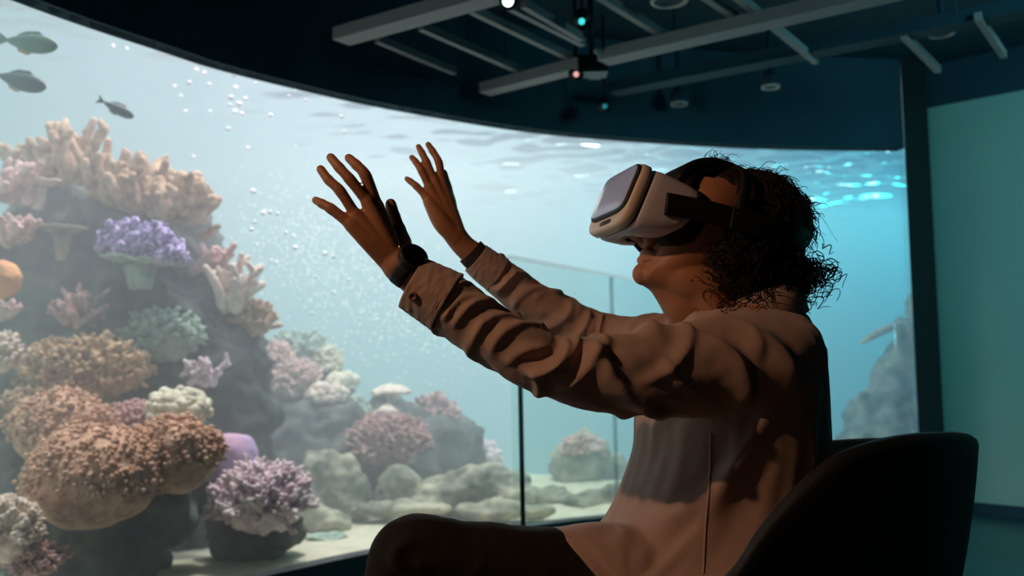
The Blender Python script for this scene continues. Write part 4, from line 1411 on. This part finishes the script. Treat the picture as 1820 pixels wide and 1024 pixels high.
def on_shirt(x, y, off=.0012):
    v = (at(x, y, 1.0) - CAM).normalized()
    h = bv.ray_cast(CAM, v)
    return np.array(h[0]) + np.array(h[1]) * off if h[0] is not None else None


def seam(q, r):
    P = [on_shirt(x, y, r * .3) for x, y in catmull(np.array(q, float), 60)]
    P = [p for p in P if p is not None]
    return MB().tube(P, r, 6).mesh()


put('side_seam', seam([(1264, 770), (1262, 850), (1254, 940), (1250, 1020)], .0016), SHIRT, shirt_o)
put('cuff_seam', seam([(803, 500), (785, 520), (770, 548), (768, 574)], .0014), SHIRT, shirt_o)

# ---- trousers
tr_ = MB()


def leg(h, k, a_, rad, seed):
    P = np.array([h, h * .5 + k * .5, h * .15 + k * .85, k, k * .85 + a_ * .15 + np.array((.012, 0, 0)), k * .45 + a_ * .55 + np.array((.01, 0, 0)), a_])
    sleeve(tr_, P, rad, [(.46, 30, .60, -10, .006, .012), (.50, 45, .70, 15, .006, .011), (.44, 0, .58, -60, .005, .010), (.2, 40, .3, -40, .003, .010), (.1, 40, .2, -50, .003, .010), (.3, 40, .36, -20, .003, .010)] + random_folds(seed, 12, .05, .95, .004, 190, 340), n=96, k=200, seed=seed)


leg(HIPN + np.array((.02, 0, 0)), KNEEN, ANKN + np.array((0, 0, .02)), [(.090, .098), (.078, .082), (.062, .066), (.0585, .062), (.058, .06), (.056, .058), (.054, .054)], 3)
leg(HIPF, KNEEF, ANKF + np.array((0, 0, .02)), [(.086, .09), (.076, .08), (.062, .066), (.0585, .062), (.058, .06), (.056, .058), (.054, .054)], 6)
v, f = ico((0, 0, 0), 1.0, 4, .03, 1, 2)
tr_.add(v * np.array((.15, .175, .085)) + np.array((.33, 1.51, .492)), f)
put('trousers', remesh(tr_.mesh(), .0042, 2, .4), TROUS, person)

# ---- shoes (below the picture)
for k, (an, yaw) in enumerate(((ANKN, .05), (ANKF, -.03))):
    q = []
    for s, hw, top, bot in ((.075, .020, .05, .012), (.06, .032, .085, .0), (.02, .037, .095, .0), (-.04, .038, .075, .0), (-.11, .044, .055, .0), (-.16, .040, .045, .004), (-.19, .018, .032, .012)):
        q.append([(an[0] + s, an[1] + hw * math.cos(t), .001 + (top + bot) / 2 + (top - bot) / 2 * math.sin(t)) for t in np.arange(24) * PI / 12])
    put('shoe', MB().rings(q).mesh(), mat('shoe_black', srgb(30, 30, 32), rough=.6), person)

# ---- hair: a soft inner mass with hundreds of curled locks growing out of it
hm = MB()
for fx, lx, ux, rf, rl, ru in ((-.042, 0, .058, .096, .086, .080), (-.070, 0, .065, .070, .074, .066), (-.085, 0, .005, .060, .070, .060), (-.062, 0, -.045, .055, .066, .048), (-.012, .066, .03, .036, .022, .045), (-.012, -.066, .03, .036, .022, .045),
                                 (-.012, .070, -.02, .036, .018, .045), (-.012, -.070, -.02, .036, .018, .045), (-.03, .058, -.06, .036, .024, .034), (-.03, -.058, -.06, .036, .024, .034), (-.10, 0, .085, .030, .05, .045), (-.118, 0, .014, .040, .056, .030), (-.092, 0, -.062, .042, .062, .036), (-.055, .03, -.085, .036, .035, .030)):
    v, f = ico((0, 0, 0), 1.0, 4, .10, 2.0, fx * 90 + lx * 50)
    hm.add(hdv(v * np.array((rf, rl, ru)) + np.array((fx, lx, ux))), f)
base_me = remesh(hm.mesh(), .005, 1)
nv = len(base_me.vertices)
hco = np.empty(nv * 3); hno = np.empty(nv * 3)
base_me.vertices.foreach_get('co', hco); base_me.vertex_normals.foreach_get('vector', hno)
hco = hco.reshape(-1, 3); hno = hno.reshape(-1, 3)
loc = (hco - np.array(HO)) @ HMAT.T / HS
hairb = MB()
vv = [tuple(p) for p in hco]
hairb.add(vv, [tuple(p.vertices) for p in base_me.polygons])
hr = random.Random(3)


def curl(p, nrm, L, rad, turns, r, drop=.4, n=4, k=22, jit=.5):
    """One curled lock: a helix that leaves the scalp and sags."""
    d = np.asarray(nrm, float) + jit * np.array((hr.gauss(0, .8), hr.gauss(0, .8), hr.gauss(-drop, .7)))
    d /= np.linalg.norm(d)
    a_ = np.cross(d, (hr.random(), hr.random(), 1)); a_ /= np.linalg.norm(a_)
    b_ = np.cross(d, a_)
    t = np.linspace(0, 1, k)[:, None]
    ph = hr.uniform(0, 6.28)
    P = p + d * L * t + np.array((0, 0, -drop * .25 * L)) * t ** 2 + rad * np.minimum(1, t * 4) * (a_ * np.cos(turns * 6.283 * t + ph) + b_ * np.sin(turns * 6.283 * t + ph))
    hairb.rings(tube_rings(P, r * (1 - .5 * t[:, 0]), n))


def strap_u(f_):
    return .02 - .27 * f_ if f_ < .03 else .013


cand = list(range(nv))
hr.shuffle(cand)
cnt = 0
for i in cand:
    f_, l_, u_ = loc[i]
    if f_ > .052 or (u_ < -.02 and f_ > .022):
        continue
    low = u_ < .0
    if abs(u_ - strap_u(f_)) < .018 and abs(l_) > .03:
        continue
    if low:
        curl(hco[i], hno[i], hr.uniform(.018, .045), hr.uniform(.004, .009), hr.uniform(1.2, 2.6), .0011, .35)
    else:
        tg = np.array(-HF) * .9 - np.array(HU) * .5
        tg = tg - hno[i] * (tg @ hno[i])
        curl(hco[i] - hno[i] * .002, tg / (np.linalg.norm(tg) + 1e-6) * 1.6 + hno[i] * .25, hr.uniform(.02, .045), hr.uniform(.002, .006), hr.uniform(.6, 1.6), .0009, .2, jit=.35)
    cnt += 1
    if cnt > 1500:
        break
for _ in range(46):      # the springy tuft on top
    p = hd(.045 + hr.gauss(0, .008), hr.gauss(0, .012), .111)
    curl(p, np.array(HU), hr.uniform(.014, .028), hr.uniform(.004, .009), hr.uniform(.8, 1.8), .0006, -.15, 4, 26)
for _ in range(240):     # loose curls at the nape
    p = hd(-.142 + hr.gauss(0, .012), hr.gauss(0, .035), .012 + hr.gauss(0, .016))
    curl(p, np.array(-HF) + np.array(HU) * hr.uniform(-.5, .3), hr.uniform(.02, .040), hr.uniform(.006, .011), hr.uniform(1.2, 2.4), .0011, .15, 4, 26, .35)
for _ in range(24):      # fine flyaway strands at the back of the crown
    p = hd(-.10 + hr.gauss(0, .02), hr.gauss(0, .03), .10 + hr.gauss(0, .012))
    curl(p, np.array(-HF) - np.array(HU) * .4, hr.uniform(.03, .06), hr.uniform(.002, .006), hr.uniform(.3, .8), .0005, .6, 3, 18)
put('hair', hairb.mesh(), HAIRM, person)

# ------------------------------------------------------------------ the headset
SHELL = mat('headset_shell', srgb(206, 194, 204), rough=.45, spec=.4)
FRAME = mat('headset_frame', srgb(222, 200, 180), rough=.4)
PANEL = mat('headset_panel', srgb(190, 202, 248), rough=.28, spec=.8)  # lavender base colour stands in for the tank light it reflects
BLACK = mat('headset_black', srgb(16, 16, 17), rough=.6)
FOAM = mat('headset_foam', srgb(24, 23, 24), rough=.95)
hs = empty('vr_headset', tuple(hd(.13, 0, -.07)))
tag(hs, 'white and lavender virtual reality headset with black straps, worn over the person\'s eyes', 'headset')


def rsec(f_, top, botm, hw, n=112, e=.42, notch=0.0):
    t = np.arange(n) * 2 * PI / n
    ct, st = np.cos(t), np.sin(t)
    l = hw * np.sign(ct) * np.abs(ct) ** e
    u = (top + botm) / 2 + (top - botm) / 2 * np.sign(st) * np.abs(st) ** e
    u = u + np.where(st < 0, notch * np.exp(-(l / .021) ** 2), 0)
    return hdv(np.stack([np.full(n, f_), l, u], 1))


put('shell', MB().rings([rsec(*q[:4], notch=q[4]) for q in ((.0785, .016, -.004, .070, 0), (.0792, .026, -.012, .083, 0), (.082, .034, -.022, .0885, .01), (.089, .0385, -.036, .090, .022), (.102, .040, -.048, .0895, .030), (.120, .0405, -.0560, .0885, .032), (.133, .0405, -.0595, .0875, .018), (.145, .040, -.0625, .0860, .003), (.154, .039, -.0640, .0840, 0), (.1565, .037, -.0620, .0820, 0), (.1565, .028, -.05, .07, 0))]).mesh(), SHELL, hs)
put('gap_band', MB().rings([rsec(*q) for q in ((.152, .033, -.057, .077), (.166, .033, -.057, .077))]).mesh(), BLACK, hs)
put('front_frame', MB().rings([rsec(*q) for q in ((.1605, .028, -.05, .07), (.1605, .0385, -.0615, .0815), (.163, .0410, -.0650, .0835), (.171, .0412, -.0650, .0830), (.1755, .0400, -.0640, .0815), (.178, .0370, -.0610, .0785), (.1783, .030, -.052, .07))]).mesh(), FRAME, hs)
put('bezel', MB().rings([rsec(*q) for q in ((.177, .0375, -.0450, .0785), (.1805, .0375, -.0450, .0785), (.1815, .0360, -.0435, .0770), (.1815, .03, -.03, .065))]).mesh(), BLACK, hs)
put('front_panel', MB().rings([rsec(*q, 112, .3) for q in ((.179, .0345, -.0395, .0700), (.1828, .0345, -.0395, .0700), (.1838, .0330, -.0380, .0685), (.1838, .02, -.02, .05))]).mesh(), PANEL, hs)
put('slot', MB().rings([hdv(np.stack([np.full(24, f_), .008 + w * np.sign(np.cos(q_)) * np.abs(np.cos(q_)) ** .5, -.0535 + .0036 * np.sign(np.sin(q_)) * np.abs(np.sin(q_)) ** .5], 1)) for f_, w, q_ in ((.174, .024, np.arange(24) * PI / 12), (.1792, .024, np.arange(24) * PI / 12))]).mesh(), mat('slot_grey', srgb(70, 66, 66), rough=.6), hs)
put('face_cushion', MB().rings([rsec(*q, 112, .6, q2) for q, q2 in (((.108, .036, -.052, .074), .03), ((.092, .044, -.058, .081), .03), ((.074, .047, -.054, .083), .02), ((.060, .044, -.046, .080), 0), ((.055, .034, -.034, .070), 0))]).mesh(), FOAM, hs)


def strap(path, width, th_, k=80, axis=None):
    """Flat strap along a path in head coordinates; its width lies along the given head axis."""
    P = catmull(np.array(path, float), k)
    T = np.gradient(P, axis=0); T /= np.linalg.norm(T, axis=1)[:, None]
    ax = np.array(axis, float)
    B_ = ax[None] - T * (T @ ax)[:, None]
    B_ /= np.linalg.norm(B_, axis=1)[:, None]
    N_ = np.cross(T, B_)
    w = np.interp(np.linspace(0, 1, k), np.linspace(0, 1, len(width)), width) / 2 if hasattr(width, '__len__') else np.full(k, width / 2)
    R = []
    for p, n_, b_, ww in zip(P, N_, B_, w):
        R.append(hdv([p + n_ * th_ * a_ + b_ * ww * c_ for a_, c_ in ((-.5, -.9), (-.2, -1), (.2, -1), (.5, -.9), (.5, .9), (.2, 1), (-.2, 1), (-.5, .9))]))
    return MB().rings(R).mesh()


for s in (1, -1):
    put('strap_arm', strap([(.128, s * .0905, -.011), (.095, s * .0925, -.002), (.060, s * .0945, .007), (.025, s * .097, .014)], .033, .006, 30, (0, 0, 1)), BLACK, hs)
put('head_strap', strap([(.030, .097, .013), (-.02, .100, .022), (-.075, .088, .038), (-.118, .05, .050), (-.132, 0, .054), (-.118, -.05, .050), (-.075, -.088, .038), (-.02, -.100, .022), (.030, -.097, .013)], .034, .006, 120, (0, 0, 1)), BLACK, hs)
put('top_strap', strap([(.112, 0, .032), (.107, 0, .056), (.093, 0, .081), (.070, 0, .100), (.045, 0, .110), (.012, 0, .114), (-.025, 0, .116)], [.11, .11, .085, .065, .055, .05, .045], .016, 60, (0, 1, 0)), BLACK, hs)
put('forehead_pad', strap([(.094, 0, .030), (.092, 0, .050), (.081, 0, .070), (.062, 0, .087), (.042, 0, .097)], [.11, .11, .085, .065, .05], .030, 40, (0, 1, 0)), FOAM, hs)
put('side_strap', strap([(.026, .015, .113), (.024, .048, .106), (.022, .078, .086), (.020, .092, .05), (.018, .098, .02)], .017, .006, 50, (1, 0, 0)), BLACK, hs)
put('microphone', MB().tube(hdv([(.1288, -.010, -.0565), (.107, -.018, -.0499), (.085, -.046, -.046), (.075, -.066, -.042)]), .0011, 8).tube(hdv([(.1255, -.0112, -.0555), (.1288, -.010, -.0565), (.1325, -.0086, -.0576)]), (.0022, .0034, .0024), 10, True, True).mesh(), BLACK, hs)

# ------------------------------------------------------------------ the watch on the near wrist
M_WBAND = mat('watch_band', srgb(34, 35, 37), rough=.6)
wt = empty('wristwatch', tuple(A(722, 470, 1.27)))
tag(wt, 'black round smartwatch with a dark band on the person\'s near wrist', 'watch')
wc = NA[-1] * .55 + A(740, 494, 1.275) * .45
wax = NA[-1] - NA[-2]; wax /= np.linalg.norm(wax)
band = []
P = np.array([wc + wax * s for s in (-.0105, -.010, -.006, .006, .010, .0105)])
o_ = tube_rings(P, np.array([(.0275, .0245)] * 6) + np.array([[-.0012], [.0006], [.0016], [.0016], [.0006], [-.0012]]), 56, False, (0, -1, 0))
i_ = tube_rings(P, np.array([(.0240, .0205)] * 6), 56, False, (0, -1, 0))
sh = np.concatenate([i_, o_[::-1]])
put('band', MB().rings(np.concatenate([sh, sh[:1]]), cap=False).mesh(), M_WBAND, wt)
wn_ = np.array((.30, -.72, .62)); wn_ -= wax * np.dot(wn_, wax); wn_ /= np.linalg.norm(wn_)
cc = wc + wn_ * .0235
put('case', disc_on(cc, wn_, [(.010, -.003), (.0190, -.003), (.0205, .000), (.0210, .004), (.0205, .0085), (.0190, .0100), (.012, .0104)], 48).mesh(), BLACK, wt)
put('dial', disc_on(cc, wn_, [(.001, .0116), (.012, .0114), (.0180, .0108), (.0182, .0095)], 48).mesh(), mat('watch_glass', srgb(8, 8, 10), rough=.12, spec=.6), wt)
cr = cc + wn_ * .004 + wax * .0218
put('crown', MB().tube([cr - wax * .002, cr + wax * .003], .003, 12).mesh(), mat('watch_metal', srgb(210, 190, 180), rough=.2, metal=1.0), wt)
